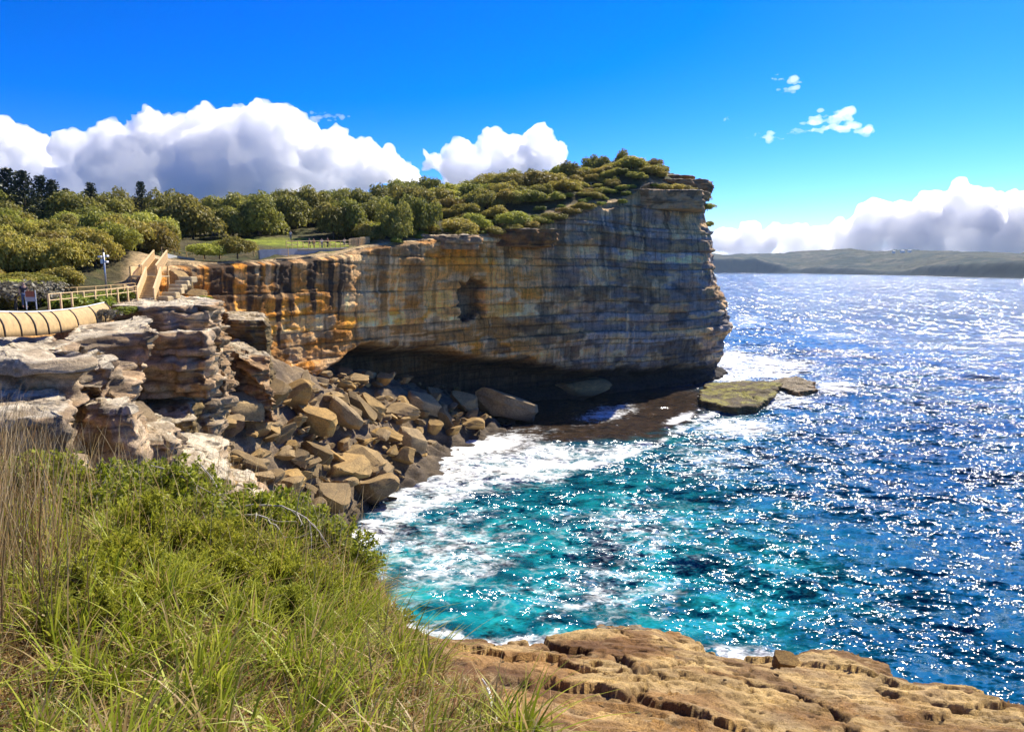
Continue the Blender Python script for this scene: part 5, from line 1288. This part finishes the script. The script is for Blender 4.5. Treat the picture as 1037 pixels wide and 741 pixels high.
# ------------------------------------------------------------------ foreground shrubs
def leaves_on(points, dirs, L_, W_, seed, spread=.9):
    """small pointed leaves with a folded midrib"""
    r = np.random.default_rng(seed); n = len(points); d = dirs+r.normal(size=(n, 3))*spread; d /= np.linalg.norm(d, axis=1)[:, None]
    sd = np.cross(d, r.normal(size=(n, 3))); sd /= np.linalg.norm(sd, axis=1)[:, None]; up = np.cross(sd, d)
    L = (L_*(.6+.7*r.random(n)))[:, None]; W = (W_*(.7+.5*r.random(n)))[:, None]
    p0 = points; pm = points+d*L*.55-up*W*.25; p1 = points+d*L
    V = np.stack([p0, pm+sd*W, p1, pm, pm-sd*W], 1)
    i = np.arange(n)*5
    Fq = np.concatenate([np.stack([i, i+1, i+2, i+3], 1), np.stack([i, i+3, i+2, i+4], 1)])
    return V.reshape(-1, 3), Fq
def shrub_meshes(seed, kind):
    r = np.random.default_rng(seed); stems = MB(); P_ = []; D_ = []
    ns_ = 46 if kind == 'feather' else 40
    for k in range(ns_):
        a = r.uniform(0, 6.28); ti = r.uniform(.1, 1.15) if kind != 'feather' else r.uniform(.05, .8); L = r.uniform(.65, 1.0)
        d = np.array([math.sin(ti)*math.cos(a), math.sin(ti)*math.sin(a), math.cos(ti)]); pts = []
        b = np.array([r.normal()*.1, r.normal()*.1, 0]); c = b.copy(); dd = d.copy()
        for q in range(6):
            pts.append(tuple(c)); dd = dd+r.normal(size=3)*.12+np.array([0,0,.06 if kind != 'feather' else .12]); dd /= np.linalg.norm(dd); c = c+dd*L/5
        stems.tube(pts, [.012,.010,.008,.006,.004,.002], 4)
        P = np.array(pts); m = 60 if kind == 'feather' else 34
        t = (r.random(m)**.7)*(len(P)-1.001) if kind == 'feather' else (1-(r.random(m)**1.6)*.75)*(len(P)-1.001)
        i = t.astype(int); pp = P[i]+(P[i+1]-P[i])*(t-i)[:, None]; tg = P[i+1]-P[i]; tg /= np.linalg.norm(tg, axis=1)[:, None]
        P_.append(pp+r.normal(size=(m, 3))*.01); D_.append(tg*(.9 if kind == 'feather' else .5))
        for w_ in range(3):                               # side twigs
            j = r.integers(1, 5); o_ = P[j]; d2 = (P[j]-P[j-1]); d2 /= np.linalg.norm(d2); d2 = d2+r.normal(size=3)*.6; d2 /= np.linalg.norm(d2)
            e = o_+d2*r.uniform(.12, .28); stems.tube([tuple(o_), tuple((o_+e)/2), tuple(e)], [.005,.004,.002], 3)
            m2 = 22 if kind == 'feather' else 14; tt_ = r.random(m2)[:, None]**.6; P_.append(o_+(e-o_)*tt_); D_.append(np.repeat(d2[None]*.8, m2, 0))
    P_ = np.vstack(P_); D_ = np.vstack(D_)
    V, Fq = leaves_on(P_, D_, np.full(len(P_),   .085 if kind == 'feather' else .105), np.full(len(P_), .011 if kind == 'feather' else .026), seed, .55 if kind == 'feather' else .8)
    fm_ = mesh_np('foliage', V, Fq, M['shrub'] if kind != 'feather' else M['feather'], False)
    sm = bpy.data.meshes.new('stems'); sm.from_pydata(stems.v, [], stems.f); sm.materials.append(M['bark'] if kind == 'feather' else M['wood_dead']); return fm_, sm
M['feather'] = leaf_mat('feathery_leaves', (.24,.27,.015), (.52,.52,.06), .45, objvar=.25)
SB = [shrub_meshes(s, 'broad') for s in (1, 2, 3)]; SF = [shrub_meshes(s, 'feather') for s in (11, 12, 13)]
def shrub(kind, px, row, sc, lab, group, seed, sink=.1, dz=0, Yf=1.0):
    x, y = on_fg(px, row); y2 = y*Yf; x2 = x*Yf; z = float(ground_fg(x2, y2)); rr = np.random.default_rng(seed)
    e = empty('shrub', (x2, y2, z-sink*sc+dz), rr.uniform(0, 6.28)); tag(e, lab, 'shrub', group); fm_, sm = (SB if kind == 'broad' else SF)[seed % 3]
    f = link('foliage', fm_, e); s = link('stems', sm, e)
    for q in (f, s): q.scale = (sc, sc, sc*rr.uniform(.8, 1.05))
k = 0
for px, row, sc in [(235,545,.62),(275,548,.60),(310,560,.60),(340,572,.58),(360,590,.48),(290,530,.62),(250,525,.66),(330,548,.55)]:
    shrub('broad', px, row, sc, 'glossy green shrub leaning out over the water edge of the bank', 'glossy shrubs at the edge of the bank', k); k += 1
for px, row, sc in [(40,520,.75),(80,515,.75),(120,512,.72),(160,520,.72),(200,525,.68),(60,500,.7),(140,500,.72),(185,505,.7),(20,500,.8),(100,530,.6)]:
    shrub('broad', px, row, sc, 'glossy green shrub rising behind the reeds below the pale slabs', 'glossy shrubs behind the reeds', k); k += 1
for px, row, sc in [(100,600,.52),(140,585,.55),(180,600,.5),(215,590,.52),(250,600,.5),(285,605,.46),(320,615,.44),(160,625,.42),(205,630,.42),(250,635,.4),(290,640,.38),(345,625,.4),(120,640,.4),(70,620,.5),(230,570,.55),(190,565,.55),(150,555,.6),(270,580,.5),(310,595,.45),(365,640,.32),(60,650,.35)]:
    shrub('feather', px, row, sc, 'feathery bright green shrub in the middle of the grass bank', 'feathery shrubs on the grass bank', k); k += 1
shrub('broad', 398, 628, .28, 'small glossy shrub hanging from the lip of the bank above the water', None, 3, dz=-.05)
# dead twigs
def twig(name, pts, r0, lab, group=None, side=6, seed=0):
    r = np.random.default_rng(seed); P = [np.array(at(*q)) for q in pts]; c = catmull(P, 6); n = len(c); c = c+r.normal(size=c.shape)*.006
    mb = MB(); mb.tube([tuple(q) for q in c], list(np.linspace(r0, r0*.3, n)), 6)
    for k in range(side):
        i = r.integers(n//4, n-2); o_ = c[i]; d = c[i+1]-c[i-1]; d /= np.linalg.norm(d); d = d+r.normal(size=3)*.6; d /= np.linalg.norm(d); L = r.uniform(.12, .4)
        mb.tube([tuple(o_), tuple(o_+d*L*.5+r.normal(size=3)*.02), tuple(o_+d*L+r.normal(size=3)*.04)], [r0*.5,r0*.35,r0*.15], 4)
    o = mb.build(name, M['wood_dead'], None, True); tag(o, lab, 'dead branch', group); return o
twig('dead_branch', [(215,520,7.4),(250,512,7.3),(290,514,7.2),(318,532,7.1),(335,556,7.1)], .014, 'grey bare branch arching over the glossy shrubs towards the water', seed=1)
twig('dead_branch', [(225,525,7.0),(262,522,6.9),(285,540,6.8),(298,575,6.8)], .013, 'bare grey branch curving down in front of the glossy shrubs', seed=2)
twig('dead_branch', [(195,560,6.6),(215,548,6.6),(235,552,6.5),(245,566,6.5)], .010, 'short grey branch hooking down beside the feathery shrubs', seed=3)
twig('dead_branch', [(180,500,7.8),(200,520,7.6),(204,560,7.4)], .012, 'upright grey twig left of the arching branches', seed=4)
twig('dead_branch', [(330,560,7.6),(365,572,7.5),(400,586,7.4),(424,600,7.3)], .008, 'thin bare twig reaching furthest out over the water', seed=5, side=9)
twig('dead_branch', [(340,575,7.3),(372,590,7.2),(380,612,7.1)], .008, 'thin bare twig drooping below the one reaching out', seed=6, side=8)
twig('dead_branch', [(150,470,8.2),(180,480,8.0),(215,500,7.8),(240,520,7.7)], .010, 'long grey twig lying across the top of the shrubs below the pale slabs', seed=7, side=10)
twig('dead_branch', [(205,470,8.2),(222,500,8.0),(232,540,7.8)], .009, 'thin grey twig standing beside the tilted slabs', seed=8, side=10)
twig('dead_branch', [(0,594,4.8),(60,606,5.0),(110,614,5.3)], .005, 'straight pale stalk lying across the reeds at the left edge', seed=9, side=1)
def fgp(px, row, dz=.02):
    x, y = on_fg(px, row); return (x, y, float(ground_fg(x, y))+dz)
c = [fgp(494,709,.05), fgp(498,722,.04), fgp(505,738,.03)]; mb = MB().tube(c, [.010,.014,.012], 6); mb.tube([c[0], tuple(np.array(c[0])+np.array([-.04,.03,.05]))], [.009,.005], 5)
o = mb.build('dead_branch', M['white_paint'], None, True); tag(o, 'short bleached white stick on the soil at the bottom edge', 'dead branch')
# litter on the ledge: twigs and pebbles
for q, (px, row, s_, lab) in enumerate([(688,678,.05,'small dark twig clump on the ledge at the end of the long crack')]):
    c = fgp(px, row, .01); mb = MB()
    for k in range(5): a = k*1.3; mb.tube([tuple(np.array(c)), tuple(np.array(c)+np.array([.12*math.cos(a), .12*math.sin(a), .03]))], [.006,.002], 4)
    o = mb.build('twig_clump', M['bark'], None); tag(o, lab, 'twigs')
rp_ = np.random.default_rng(99)
for k in range(60):
    px, row = rp_.uniform(430, 1030), rp_.uniform(650, 740)
    x, y = on_fg(px, row); g, s = gmask(np.array([x]), np.array([y]))
    if s[0] > -.2 or g[0] > .5: continue
    s_ = rp_.uniform(.008, .025); o = link('pebble', BM[int(rp_.integers(12))]); o.location = (x, y, float(ground_fg(x, y))+s_*.3); o.scale = (s_*1.3, s_, s_*.7); o.rotation_euler = (0, 0, rp_.uniform(0, 6))
    tag(o, 'small loose pebble lying on the foreground sandstone ledge', 'pebble', 'pebbles on the foreground ledge')
